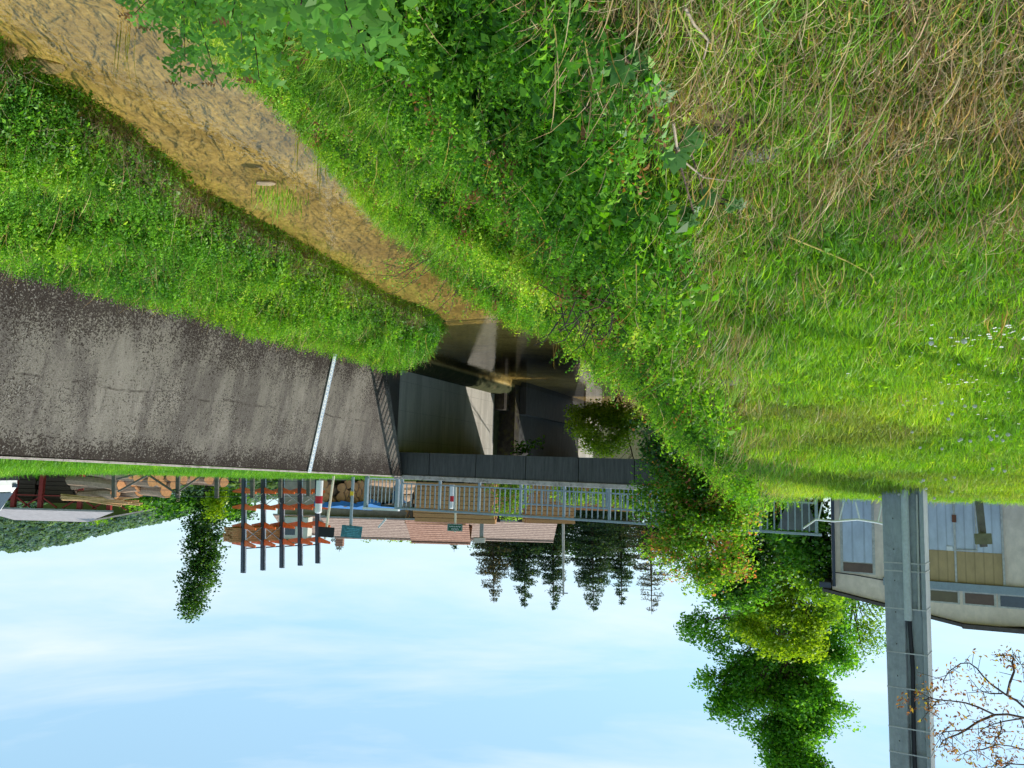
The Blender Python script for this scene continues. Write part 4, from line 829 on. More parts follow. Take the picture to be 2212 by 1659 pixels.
cc_ = P(546, 1150, 46.0); cc_.z = 3.98; lumber(cc_, 3.0, 1.0, .82, math.atan2(row.y, row.x), 'orange brown bundle of boards on the third level of the rack', rows=7)
cc_ = P(985, 1085, 38); lumber((cc_.x, cc_.y, 1.5), 3.9, 1.2, 1.9, .1, 'orange sawn planks stacked high beyond the railing, under the red roof', rows=9)
cc_ = P(1075, 1075, 40); lumber((cc_.x, cc_.y, 1.3), 2.2, 1.2, 1.4, .1, 'lower sawn plank stack behind the young bush past the railing', rows=7)
cc_ = P(1185, 1085, 42); lumber((cc_.x, cc_.y, 1.6), 2.6, 1.4, 2.0, -.1, 'sawn plank stack at the right end of the long roofed wall, near the thin pole', rows=9)
cc_ = P(945, 1125, 54); lumber((cc_.x, cc_.y, 3.15), 4.2, 1.2, .95, .05, 'top bundle of boards stored under the open red roof', rows=5)
cc_ = P(1300, 1080, 44); lumber((cc_.x, cc_.y, 1.3), 4.0, 1.4, 1.3, .1, 'pale reddish plank stack seen through the left half of the two railings', rows=6)
cc_ = P(1120, 1130, 50); lumber((cc_.x - 2.2, cc_.y, 2.5), 2.4, 1.2, .6, .05, 'small orange bundle of boards against the block wall', rows=4)

# ------------------------------------------------------------------ sawmill roofs
BLOCK = mat('concrete_block_wall', (.30, .24, .20), .95, .3, 2.5, bump=.2, dirt=(.20, .16, .14))
def gable(name, label, xL, xR, yE, yR, Y, depth, roofm, wallm, hipL=0, hipR=0, yaw=0, rise=None, ov=.3):
    """long roof whose eave faces the camera; xL..xR photo x of the eave ends (xL < xR)"""
    a = P(xR, yE, Y); b = P(xL, yE, Y); zE = (a.z + b.z) / 2; zR = P((xL + xR) / 2, yR, Y + depth / 2).z; ax = Vector((b.x - a.x, 0, 0)); L = ax.length; ax.normalize(); ax = Vector((math.cos(yaw), math.sin(yaw), 0)); bk = Vector((-math.sin(yaw), math.cos(yaw), 0)); a = Vector((a.x, a.y, 0)); g = gz(a.x, a.y)
    t = thing(name, Vector((a.x, a.y, g)) + ax * L / 2, label, 'building'); q = lambda u, v, z: a + ax * u + bk * v + Vector((0, 0, z))
    m = MB(); th = .12
    m.prism([q(0, 0, zE), q(L, 0, zE), q(L - hipR, depth / 2, zR), q(hipL, depth / 2, zR)], (0, 0, th)); m.prism([q(0, depth, zE), q(L, depth, zE), q(L - hipR, depth / 2, zR), q(hipL, depth / 2, zR)], (0, 0, th))
    if hipL: m.prism([q(0, 0, zE), q(0, depth, zE), q(hipL, depth / 2, zR)], (0, 0, th))
    m.build('roof', roofm, t)
    m = MB(); m.prism([q(ov, ov, g - .1), q(L - ov, ov, g - .1), q(L - ov, ov, zE + .02), q(ov, ov, zE + .02)], bk * (depth - 2 * ov)); m.build('wall', wallm, t)
    if not hipR: m = MB(); m.prism([q(L - ov, ov, zE + .02), q(L - ov, depth - ov, zE + .02), q(L - ov, depth / 2, zR - .1)], -ax * .15); m.build('gable_end', wallm, t)
    if not hipL: m = MB(); m.prism([q(ov, ov, zE + .02), q(ov, depth - ov, zE + .02), q(ov, depth / 2, zR - .1)], ax * .15); m.build('gable_end', wallm, t)
    m = MB(); m.beam(q(0, -.06, zE + .02), q(L, -.06, zE + .02), .1, .1); m.build('gutter', mat('zinc_gutter', (.30, .30, .31), .5), t)
    m = MB(); m.tube([q(hipL, depth / 2, zR + .16), q(L - hipR, depth / 2, zR + .16)], .12, 6); m.build('ridge', roofm, t)
    return t, q, L, zE, zR, g
t, q, L, zE, zR, g = gable('sawmill_shed', 'long low shed with weathered pinkish tile roof behind the side gate', 692, 895, 1118, 1158, 62, 11, ROOF_PINK, BLOCK)
m = MB(); m.beam(q(2.2, -.1, zE), q(2.8, -.1, zE + .75), .14, .14); m.build('vent_pipe', WHITE, t)
t, q, L, zE, zR, g = gable('storage_hall', 'red brown tiled hall with an open gable front full of planks', 875, 1012, 1122, 1167, 53, 8, ROOF_RED, mat('dark_front_shade', (.03, .025, .022), .9), hipR=0, hipL=0)  # near-black wall colour stands for shade inside the open front
for u in (.3, 1.6, 3.1, L - .4):
    m = MB(); m.beam(q(u, .1, g - .1), q(u, .1, zE), .18, .18); m.build('post', LUMBER_D, t)
    m = MB(); m.beam(q(u, .1, zE - .9), q(min(L - .1, u + .8), .1, zE - .02), .12, .12); m.build('knee_brace', LUMBER_D, t)
t, q, L, zE, zR, g = gable('block_shed', 'long block-walled shed with pinkish brown tiles in front of the spruces', 1004, 1204, 1124, 1162, 58, 9, ROOF_PINK, BLOCK)
m = MB(); c = P(1041, 1128, 57.5); m.beam(c, c + Vector((0, 0, 1.15)), .28, .28); m.build('flue', mat('zinc_flue', (.34, .33, .32), .5), t)
m = MB(); m.box(c + Vector((.15, 0, 1.3)), .85, .6, .35); m.build('flue_cap', mat('pale_render', (.62, .55, .48), .8), t)
for x in (1075, 1125): m = MB(); c = P(x, 1120, 57.9); m.box(c, .4, .12, .5); m.build('vent', BLACK, t)
t, q, L, zE, zR, g = gable('village_house', 'house with brown tiled roof and pale dormer behind the rack', 590, 720, 1112, 1150, 74, 9, ROOF_PINK, mat('house_render', (.45, .38, .32), .9, .15, 2))
dm = P(638, 1140, 72.5); m = MB(); m.box(dm, 2.7, 1.6, 2.0); o = m.build('dormer', mat('cream_render', (.68, .64, .55), .9, .1, 2), t)
m = MB(); m.box(dm + Vector((.35, -.82, .1)), 1.1, .06, 1.0); m.build('window', GLASS, o)
m = MB(); m.prism([dm + Vector((-1.6, -.9, 1.0)), dm + Vector((1.6, -.9, 1.0)), dm + Vector((0, -.9, 1.5))], (0, 2.6, 0)); m.build('dormer_roof', ROOF_PINK, o)
c = P(735, 1155, 76); m = MB(); m.box(c, .7, .7, 2.2); m.build('chimney', ROOF_RED, t)
# open grey-roofed shed on the far right (left side of the upside-down photograph)
a = P(-60, 1096, 46); b = P(246, 1096, 46); zE = a.z - .05; g = gz(b.x, b.y); sd = thing('open_shed', ((a.x + b.x) / 2, 46, g), 'open timber shed with grey sheet roof on red posts beside the log piles', 'shed')
m = MB(); m.prism([Vector((a.x, 46, zE)), Vector((b.x, 46, zE)), Vector((b.x + 3.6, 50, zE + .92)), Vector((a.x, 50, zE + .92))], (0, 0, .1)); m.prism([Vector((a.x, 54, zE)), Vector((b.x, 54, zE)), Vector((b.x + 3.6, 50, zE + .92)), Vector((a.x, 50, zE + .92))], (0, 0, .1)); m.build('roof', ROOF_GREY, sd)
for x in (32, 90, 175, 239):
    for Y in (46.3, 53.5): c = P(x, 1060, 46.3); m = MB(); m.box((c.x, Y, (g + zE) / 2), .24, .24, zE - g); m.build('post', REDSTEEL, sd)
    m = MB(); m.beam(Vector((c.x, 46.3, zE - .7)), Vector((c.x + 1.0, 46.3, zE - .05)), .08, .08); m.build('brace', REDSTEEL, sd)
    m = MB(); m.beam(Vector((c.x, 46.3, zE - .7)), Vector((c.x - 1.0, 46.3, zE - .05)), .08, .08); m.build('brace', REDSTEEL, sd)
m = MB(); m.beam(Vector((a.x, 46.3, zE - .75)), Vector((b.x, 46.3, zE - .75)), .06, .06); m.build('tie_rail', REDSTEEL, sd)
for i, (x0, x1, z) in enumerate(((20, 92, 1.5), (98, 172, 1.55))):
    p, q2 = P(x0, 1050, 48), P(x1, 1050, 48); lumber(((p.x + q2.x) / 2, 48, z), abs(p.x - q2.x), 1.6, 2.1, 0, ('dark board stack in the shed, nearest the white van', 'dark board stack in the shed, next to the long logs')[i], LUMBER_D, 8)
p = P(215, 1072, 44); lp = thing('pole_bundle', (p.x, p.y, gz(p.x, p.y)), 'loose bundle of thin peeled poles on top of the logs', 'pole bundle')
for i in range(14): c = P(205 + random.uniform(-8, 8), 1071 + i * .8, 30.5); m = MB(); m.tube([c + Vector((1.2, random.uniform(-.1, .1), random.uniform(-.1, .1))), c + Vector((-1.2 - random.uniform(0, .6), random.uniform(-.1, .1), random.uniform(-.05, .2)))], .03, 6); m.build('peeled_pole', mat('peeled_wood', (.62, .38, .18), .8, .25, 9) if i == 0 else bpy.data.materials['peeled_wood'], lp)
# white van, cut by the frame edge
v0 = P(-22, 1036, 30); gv_ = gz(v0.x, v0.y); van = thing('parked_van', (v0.x + 1.9, v0.y + .8, gv_), 'white van parked at the frame edge beside the shed', 'van')
V = lambda u, v, z: Vector((v0.x + u, v0.y + v, gv_ + z))
sect = [(0, .35), (-.02, .75), (.10, .95), (.55, 1.75), (.85, 1.95), (4.4, 1.95), (4.45, .35)]
m = MB(); m.prism([V(u, 0, z) for u, z in sect], (0, 1.7, 0)); m.build('body', WHITE, van, bevel=.04)
m = MB(); m.quad(V(.10, .12, .99), V(.10, 1.58, .99), V(.52, 1.5, 1.72), V(.52, .2, 1.72)); m.v = [p + Vector((-.045, 0, .02)) for p in m.v]; m.build('windscreen', GLASS, van)
m = MB(); m.prism([V(.45, -.02, 1.02), V(1.5, -.02, 1.02), V(1.5, -.02, 1.7), V(.85, -.02, 1.7)], (0, .015, 0)); m.build('side_window', GLASS, van)
m = MB(); m.box(V(.38, -.12, 1.1), .1, .2, .2); m.build('mirror', BLACK, van)
for v in (.2, 1.5): m = MB(); m.box(V(-.035, v, .72), .06, .26, .14); m.build('headlight', GLASS, van)
m = MB(); m.box(V(-.04, .85, .42), .08, 1.6, .16); m.build('bumper', BLACK, van)
for u in (.85, 3.5):
    for v in (.02, 1.68): m = MB(); m.tube([V(u, v - .11, .33), V(u, v + .11, .33)], .33, 18); wv_ = m.build('wheel', BLACK, van); m = MB(); m.tube([V(u, v - .125, .33), V(u, v + .125, .33)], .19, 14); m.build('hub_cap', STEEL, wv_)
# thin lighting column, green hoist
lp0 = P(1216, 1060, 44); lp0.z = gz(lp0.x, lp0.y); lt = thing('lamp_column', lp0, 'thin tall pale utility pole in front of the spruces', 'pole'); m = MB(); lp1 = P(1217, 1286, 44); m.tube([lp0, (lp0 + lp1) / 2, lp1], [.085, .075, .05], 8); m.build('shaft', mat('pale_pole', (.42, .42, .40), .6), lt)
m = MB(); m.beam(lp1 - Vector((.25, 0, .12)), lp1 + Vector((.25, 0, -.12)), .05, .05); m.build('crossbar', STEEL_D, lt)
gh = P(1209, 1060, 47); gh.z = gz(gh.x, gh.y); hoist = thing('green_hoist', gh, 'green steel hoist frame left of the plank stacks behind the railing', 'hoist'); GREENP = mat('green_machine_paint', (.13, .22, .06), .5, .2)
for x in (1207, 1325): c = P(x, 1098 if x < 1300 else 1094, 47); m = MB(); m.beam(Vector((c.x, c.y, gh.z)), c, .3, .3); m.build('column', GREENP, hoist)
m = MB(); m.beam(P(1207, 1092, 47), P(1325, 1088, 47), .2, .25); m.build('crossbeam', GREENP, hoist)

# ------------------------------------------------------------------ trees and shrubs
def ground_hit(x, y, far=45):
    r = ray(x, y); t = np.arange(.8, far, .02); p = t[:, None] * r[None]; g = H(p[:, 0], p[:, 1]); k = np.nonzero(p[:, 2] < g)[0]
    i = k[0] if len(k) else len(t) - 1; return Vector((p[i, 0], p[i, 1], g[i]))
def lobe_leaves(c, rad, ncl, per, size, clr, cols, aspect=.6, hollow=.45, droop=0.0):
    """leaves gathered in clumps spread through an ellipsoid"""
    ns_ = 9; sc_ = rand_unit(ns_) * RNG.uniform(.45, .95, (ns_, 1)); sid = RNG.integers(0, ns_, ncl); u = sc_[sid] + rand_unit(ncl) * (RNG.uniform(.1, 1, (ncl, 1)) ** (1 / 3)) * RNG.uniform(.22, .46, (ns_, 1))[sid] * np.where(RNG.uniform(0, 1, (ncl, 1)) < .16, 1.5, 1); cl = np.array(c) + u * np.array(rad)
    n = ncl * per; cid = np.repeat(np.arange(ncl), per); off = np.clip(RNG.normal(0, 1, (n, 3)), -1.5, 1.5) * clr * np.array([1, 1, .62]); off[:, 2] -= droop * np.linalg.norm(off[:, :2], axis=1)
    ctr = cl[cid] + off; nr = rand_unit(n) * .75 + np.array([[0, 0, .75]]) + (off / clr) * .18
    t = np.clip(RNG.normal(.5, .2, n) + np.repeat(RNG.normal(0, .17, ncl) + RNG.normal(0, .14, ns_)[sid], per), 0, 1); tint = pal(t, cols)
    return leaf_arrays(ctr, RNG.uniform(.65, 1.25, n) * size, nr, RNG.uniform(0, 6.28, n), tint, aspect)
C_LIME = [(0, (.08, .20, .015)), (.5, (.22, .40, .03)), (1, (.40, .54, .05))]
C_YEL = [(0, (.14, .26, .015)), (.5, (.34, .48, .025)), (1, (.52, .62, .04))]
C_MID = [(0, (.04, .13, .018)), (.5, (.11, .31, .035)), (1, (.24, .46, .06))]
C_DARK = [(0, (.014, .045, .012)), (.5, (.035, .10, .02)), (1, (.10, .20, .04))]
C_BUSH = [(0, (.06, .18, .018)), (.5, (.25, .48, .04)), (.78, (.48, .62, .07)), (.88, (.62, .30, .12)), (1, (.72, .22, .14))]
C_SPR = [(0, (.018, .045, .026)), (.6, (.045, .095, .045)), (1, (.11, .15, .06))]
def tree(name, label, cat, base, lobes, size, cols, per=26, clr=.35, trunk=.2, group=None, aspect=.72, hollow=.3, dens=1.0, top=None, bark=None, mt=None):
    """lobes: (photo x, photo y, depth, half width px, half height px[, colours])"""
    base = Vector(base); t = thing(name, base, label, cat, group); parts = []; cs = []
    for lb in lobes:
        x, y, Y, rx, ry = lb[:5]; c = P(x, y, Y); k = Y / FPX; rad = (rx * k, (rx + ry) * .5 * k, ry * k); vol = rad[0] * rad[1] * rad[2]
        ncl = max(6, int(dens * 7.0 * (vol ** (2 / 3)) / (clr * clr))); parts.append(lobe_leaves(c, rad, ncl, per, size, clr, lb[5] if len(lb) > 5 else cols, aspect, hollow)); cs.append((c, rad))
    m = MB(); tp = top if top is not None else max((c for c, _ in cs), key=lambda v: v.z); n = 7
    pts = [base + (tp - base) * (i / n) + Vector((random.uniform(-1, 1), random.uniform(-1, 1), 0)) * trunk * .5 * (0 < i < n) for i in range(n + 1)]; m.tube(pts, [trunk * (1 - .85 * i / n) for i in range(n + 1)], 8)
    m.build('trunk', bark or BARK, t, smooth=True)
    m = MB()
    for c, rad in cs:
        for k in range(3):
            a = base + (tp - base) * min(.9, max(.15, ((c.z - base.z) / max(tp.z - base.z, .1)) * random.uniform(.5, .85))); b = c + Vector((random.uniform(-1, 1) * rad[0], random.uniform(-1, 1) * rad[1], random.uniform(-.5, 1) * rad[2])) * .8
            mid = (a + b) / 2 + Vector((0, 0, .12 * (b - a).length)); m.tube([a, mid, b], [trunk * .2, trunk * .12, trunk * .03], 5)
    m.build('limbs', bark or BARK, t)
    leafobj('crown', parts, mt or LEAF_T, t); return t
def gb(x, y, Y): p = P(x, y, Y); return Vector((p.x, p.y, G(p.x, p.y) - .05))
# group by the bridge end
tree('linden_tree', 'tall spreading green tree whose dark crown tops the group beside the bridge', 'tree', gb(1680, 1100, 33), [
    (1700, 1600, 33, 60, 60), (1640, 1440, 33, 70, 50), (1750, 1520, 33, 80, 50), (1690, 1560, 33.5, 85, 50), (1725, 1640, 33, 70, 46), (1690, 1520, 33, 100, 60), (1620, 1490, 33, 80, 45), (1750, 1460, 33.5, 85, 60), (1580, 1525, 32.5, 45, 35), (1548, 1470, 32.5, 32, 22), (1680, 1430, 34, 110, 50), (1560, 1385, 32.5, 55, 26), (1510, 1345, 32, 32, 30), (1790, 1400, 34, 60, 60), (1740, 1560, 33, 70, 50), (1700, 1690, 33, 55, 60), (1800, 1330, 34, 50, 50), (1610, 1340, 33.5, 70, 45), (1720, 1350, 34.5, 90, 60)], .14, [(0, (.05, .17, .02)), (.45, (.14, .40, .035)), (1, (.32, .58, .06))], clr=.25, trunk=.26, dens=.72, per=30)
tree('maple_tree', 'bright yellow-green sunlit tree in the middle of the group by the bridge end', 'tree', gb(1700, 1080, 28), [
    (1690, 1300, 28, 70, 42), (1640, 1365, 28.4, 50, 30), (1735, 1350, 28, 45, 36), (1690, 1395, 28.3, 60, 24), (1745, 1240, 27.5, 50, 50, C_LIME), (1785, 1300, 28, 28, 42, C_LIME), (1615, 1310, 28.5, 40, 26, C_LIME), (1690, 1215, 27.5, 55, 42, C_LIME), (1660, 1260, 28, 50, 30), (1755, 1400, 28.5, 26, 22), (1600, 1350, 29, 34, 20, C_LIME)], .13, C_YEL, clr=.23, trunk=.2, per=26, dens=.8)
tree('shade_tree', 'dark green tree between the red-tipped bush and the yellow-green tree', 'tree', gb(1600, 1080, 26), [
    (1590, 1240, 26, 60, 50), (1630, 1190, 26, 55, 50), (1570, 1290, 26, 50, 35, C_MID), (1640, 1150, 26, 70, 50), (1545, 1215, 26, 35, 40, C_MID), (1620, 1250, 26, 50, 60, C_MID)], .15, C_DARK, clr=.30, trunk=.2)
tree('corner_tree', 'leafy dark and light green tree touching the right edge of the garage', 'tree', gb(1760, 1090, 24.5), [
    (1745, 1190, 24.5, 55, 60), (1770, 1260, 25, 40, 45, C_LIME), (1710, 1130, 24, 55, 45), (1775, 1120, 25, 35, 50, C_LIME), (1690, 1090, 24, 50, 40, C_DARK), (1770, 1190, 24.5, 30, 50, C_DARK)], .14, C_MID, clr=.27, trunk=.18)
tree('birch_tree', 'pale feathery tree rising behind the garage roof left of the pole', 'tree', gb(1850, 1100, 36), [
    (1850, 1330, 36, 60, 45), (1890, 1370, 36, 35, 40), (1840, 1400, 36, 40, 30), (1880, 1310, 36, 50, 25), (1820, 1290, 36, 40, 30)], .13, C_LIME, clr=.34, trunk=.16, per=18, dens=.75)
C_BUSH_SHADE = [(0, (.04, .12, .015)), (.6, (.13, .31, .03)), (.86, (.28, .46, .05)), (.94, (.62, .26, .12)), (1, (.70, .22, .14))]  # darker leaf tones put shade into the lower lobes of the bush
tree('red_tipped_bush', 'large round bush with reddish young leaf tips hiding the left part of the railing', 'bush', gb(1530, 1000, 14.6), [
    (1540, 1110, 14.5, 80, 60), (1480, 1170, 14.8, 70, 50), (1570, 1170, 14.8, 66, 46), (1520, 1030, 14.2, 95, 55, C_BUSH_SHADE), (1440, 1190, 15, 45, 34), (1590, 1080, 14.2, 48, 55), (1600, 1000, 13.6, 60, 46, C_BUSH_SHADE), (1455, 1080, 14.6, 66, 60, C_BUSH_SHADE), (1560, 1235, 14.9, 56, 34), (1430, 1000, 14.2, 52, 44, C_BUSH_SHADE), (1500, 1245, 15.1, 50, 30), (1540, 960, 13.6, 70, 40, C_BUSH_SHADE), (1490, 1115, 14.6, 60, 50)], .072, C_BUSH, clr=.16, trunk=.05, aspect=.62, dens=1.2, per=26)
tree('ivy_bush', 'dark glossy shrub hanging on the bank under the red-tipped bush', 'bush', gb(1480, 880, 13), [
    (1490, 930, 12.8, 90, 50), (1540, 870, 12, 75, 44), (1430, 960, 13.8, 44, 44), (1450, 880, 13.0, 56, 36), (1570, 950, 12.4, 55, 46, C_MID)], .07, [(0, (.012, .04, .010)), (.6, (.035, .10, .018)), (.93, (.11, .22, .03)), (1, (.4, .16, .06))], clr=.17, trunk=.05, dens=1.4)
tree('slope_shrub', 'green shrub with lime young shoots at the bank edge beside the lawn', 'bush', gb(1500, 800, 9), [
    (1530, 830, 7.5, 55, 32, C_LIME), (1480, 790, 8.2, 60, 32), (1560, 760, 7, 38, 36), (1510, 700, 7.6, 60, 36), (1440, 840, 9.6, 60, 30)], .06, C_MID, clr=.11, trunk=.03, aspect=.45)
tree('bank_shrub', 'mid green leafy shrub beside the stream bank, in front of the bridge opening', 'bush', gb(1260, 760, 14), [(1330, 735, 12, 60, 26), (1380, 780, 12.5, 60, 32, C_LIME), (1290, 690, 11.5, 55, 28)], .07, C_MID, clr=.16, trunk=.04)
tree('gap_shrub', 'sunlit shrub seen under the beam between bridge and culvert', 'bush', V3(21.2, 4.6, -3.6), [(1290, 945, 29.6, 55, 34), (1350, 930, 29.2, 55, 50), (1262, 905, 29.8, 34, 26), (1320, 890, 29.4, 50, 30)], .11, C_YEL, clr=.22, trunk=.06, dens=1.0)
tree('hanging_sprig', 'small leafy sprig hanging from the mossy culvert headwall', 'bush', V3(20.6, .1, -.7), [(1130, 965, 29, 18, 14), (1155, 955, 28.5, 12, 9), (1115, 978, 29, 12, 6)], .11, C_MID, clr=.16, trunk=.02, per=10)
# young bush beyond the railing, hedge plants and yard greenery
tree('young_bush', 'airy light green young bush just behind the two railings', 'bush', gb(1102, 1050, 33), [(1105, 1075, 33, 30, 30), (1095, 1105, 33, 24, 20), (1120, 1060, 33, 28, 20), (1080, 1055, 33, 20, 20)], .10, C_LIME, clr=.20, trunk=.04, per=14, dens=.8)
tree('railing_hedge', 'sunlit hedge seen through the left half of the railings near the red-tipped bush', 'hedge', gb(1330, 1060, 34), [(1390, 1080, 34, 50, 34), (1310, 1066, 34, 60, 22), (1240, 1064, 35, 50, 18)], .13, C_LIME, clr=.26, trunk=.05)
tree('dark_poplar', 'narrow dark leaning tree standing alone behind the log piles', 'tree', gb(452, 1030, 52), [
    (448, 1080, 52, 32, 40), (446, 1130, 52, 34, 36), (440, 1180, 52, 33, 36), (432, 1225, 52, 31, 34), (426, 1265, 52, 27, 32), (418, 1300, 52, 18, 26), (416, 1322, 52, 12, 12)], .2, [(0, (.018, .06, .018)), (.5, (.05, .13, .03)), (1, (.14, .26, .05))], clr=.36, trunk=.25, dens=1.2)
tree('lime_bush', 'small bright lime bush at the foot of the dark leaning tree', 'bush', gb(468, 1050, 46), [(466, 1095, 46, 13, 22), (474, 1072, 46, 14, 18)], .2, C_YEL, clr=.3, trunk=.06)
tree('yard_bush', 'broad green bush behind the long sideways logs', 'bush', gb(330, 1060, 48), [(320, 1083, 48, 40, 16), (370, 1092, 50, 32, 22), (290, 1080, 48, 22, 12, C_LIME)], .24, C_MID, clr=.4, trunk=.08)
tree('yard_tree', 'mid green tree between the dark leaning tree and the rack', 'tree', gb(512, 1050, 56), [(510, 1095, 56, 24, 24), (498, 1070, 56, 24, 18, C_LIME), (530, 1110, 60, 20, 18, C_DARK)], .26, C_MID, clr=.42, trunk=.12)
tree('roofside_tree', 'yellowish tree tops showing over the ridge of the long low shed', 'tree', gb(840, 1060, 85), [(815, 1150, 85, 30, 12), (862, 1152, 85, 26, 12), (900, 1160, 85, 20, 8)], .3, C_YEL, clr=.5, trunk=.15)
tree('shed_bush', 'bright bush beside the end of the grey sheet roof', 'bush', gb(398, 1100, 70), [(205, 1112, 60, 26, 10)], .3, C_LIME, clr=.45, trunk=.08)
# spruces
def spruce(label, x, ytop, Y, half, sparse=.95, cols=C_SPR, name='spruce_tree', group='row of spruces behind the sheds', ybase=1085, nbr=14):
    top = P(x, ytop, Y); base = gb(x, 1060, Y); base.x += .2; t = thing(name, base, label, 'tree', group); h = top.z - base.z; rmax = 2.3 * half * Y / FPX
    m = MB(); m.tube([base, base + (top - base) * .5, top], [.22, .14, .02], 7); m.build('trunk', BARK, t)
    m = MB(); C = []; Nn = []; SZ = []; z = .1
    while z < .995:
        r = rmax * (1 - z) ** .72 * (1 if z > .15 else .85); nb_ = nbr if z < .8 else 5; o = base + (top - base) * z
        for k in range(nb_):
            a = random.uniform(0, 6.28); L = r * random.uniform(.75, 1.12) + .12; d = Vector((math.cos(a), math.sin(a), 0)); tip = o + d * L + Vector((0, 0, -.12 * L + .10 * L * (z > .6)));
            if random.random() > .93 * sparse + .07: continue
            m.tube([o, (o + tip) / 2 + Vector((0, 0, -.05 * L)), tip], [.03, .02, .008], 4, cap=False)
            n = int((8 + L * 26) * sparse)
            for j in range(n):
                u = random.uniform(.05, 1.03) ** .7; q = o.lerp(tip, u); w_ = .10 + .17 * L * (1 - abs(u - .55)); s = d.cross(Vector((0, 0, 1)))
                C.append(q + s * random.gauss(0, w_) + Vector((0, 0, random.uniform(-.28, .05)))); Nn.append((random.gauss(0, .8), random.gauss(0, .8), random.gauss(0, .6))); SZ.append(random.uniform(.16, .34))
        z += .40 / h * (1 + .35 * (1 - sparse))
    m.build('branches', BARK, t); n = len(C); tint = pal(RNG.uniform(0, 1, n), cols)
    leafobj('needles', [leaf_arrays(np.array(C), np.array(SZ), np.array(Nn), RNG.uniform(0, 6.28, n), tint, .32, .05)], LEAF_T, t)
BRN = [(0, (.03, .045, .025)), (.6, (.075, .085, .045)), (1, (.20, .13, .09))]
spruce('spruce nearest the flue, rightmost of the row with a browned outer side', 1067, 1303, 76, 38, .85, BRN)
spruce('spruce second from the flue, full and dark', 1134, 1315, 77, 36)
spruce('slim spruce right behind the thin pale pole', 1196, 1318, 78, 28)
spruce('broadest and darkest spruce, left of the thin pale pole', 1282, 1322, 76, 42)
spruce('narrow spruce between the broadest one and the sparse brownish one', 1343, 1306, 78, 30, .9)
spruce('sparse brownish spruce nearest the red-tipped bush', 1408, 1327, 74, 36, .55, BRN)
spruce('small blue-green conifer above the red roof ridge', 981, 1192, 88, 17, 1, C_SPR, 'conifer_tree', 'small conifers behind the roofs')
spruce('small conifer beside the brown chimney', 733, 1192, 92, 24, .7, C_SPR, 'conifer_tree', 'small conifers behind the roofs')
spruce('small pointed conifer on the hillside above the shed roof', 246, 1126, 70, 9, 1, C_SPR, 'conifer_tree', 'small conifers behind the roofs')
tree('background_wood', 'dark mixed trees filling the gap under the spruces', 'trees', gb(1250, 1060, 88), [(1060, 1180, 88, 34, 16, C_DARK), (1130, 1130, 88, 60, 40, C_DARK), (1230, 1120, 88, 60, 46, C_DARK), (1330, 1120, 88, 60, 46, C_DARK), (1180, 1165, 88, 60, 26, C_DARK), (1290, 1170, 88, 60, 30, C_DARK), (1390, 1165, 88, 50, 34, C_DARK), (1095, 1190, 88, 40, 16, C_DARK), (1410, 1110, 88, 50, 50, C_DARK), (1470, 1150, 88, 40, 50, C_MID), (1540, 1120, 60, 60, 50, C_MID)], .36, C_DARK, clr=.6, trunk=.2, per=24)

# ------------------------------------------------------------------ bronze-leaved branches reaching in at the edge of the frame, near the camera
def K(cx, cy, Y=5.0): return P(1897.6 + .18303 * cx, 1355.4 + .18303 * cy, Y)
smoke = thing('bronze_leaved_tree', (P(2400, 900, 5.1).x, 5.1, G(P(2400, 900, 5.1).x, 5.1)), 'thin dark branches with bronze and orange leaves reaching across the concrete pole', 'tree')
j0 = K(2500, 1500, 5.1); SB = MB(); SB.tube([Vector(ORG[smoke.name]), Vector((j0.x, j0.y, 0)), j0], [.06, .05, .03], 8); SB.build('trunk', BARK, smoke)
br_ = [[(2500, 1500), (1718, 1065), (1530, 1025), (1370, 1030), (1180, 940), (1030, 890), (940, 875), (720, 855), (600, 830), (540, 860)], [(1718, 1070), (1500, 1105), (1365, 1140), (1240, 1190), (1170, 1270)], [(1370, 1030), (1170, 1115), (1030, 1210), (940, 1260), (830, 1300), (760, 1340), (710, 1420)],
       [(2500, 1500), (1718, 940), (1640, 870), (1500, 790), (1330, 670), (1240, 580), (1160, 480), (1075, 420), (970, 425), (830, 520), (760, 640)], [(1520, 790), (1550, 650), (1600, 520), (1580, 400), (1600, 360), (1540, 325), (1450, 330), (1370, 350)], [(2500, 1500), (1718, 1440), (1560, 1400), (1400, 1380), (1250, 1370), (1170, 1360)],
       [(1390, 1385), (1230, 1440), (1050, 1460), (960, 1510)], [(2500, 1500), (1718, 1620), (1550, 1610), (1420, 1600), (1330, 1640)], [(1440, 1100), (1450, 1200), (1420, 1290), (1370, 1310)], [(1460, 780), (1330, 780), (1270, 770), (1180, 730), (1110, 750)], [(600, 830), (680, 900), (600, 960), (575, 1020)], [(720, 855), (660, 900)], [(1030, 1210), (900, 1220), (800, 1230), (730, 1260)], [(1718, 1180), (1690, 1090)], [(2300, 700), (1718, 480), (1640, 380)], [(1550, 1610), (1400, 1700), (1200, 1720)], [(2500, 1500), (1900, 1800), (1500, 1760)]]
SB = MB(); LC = []
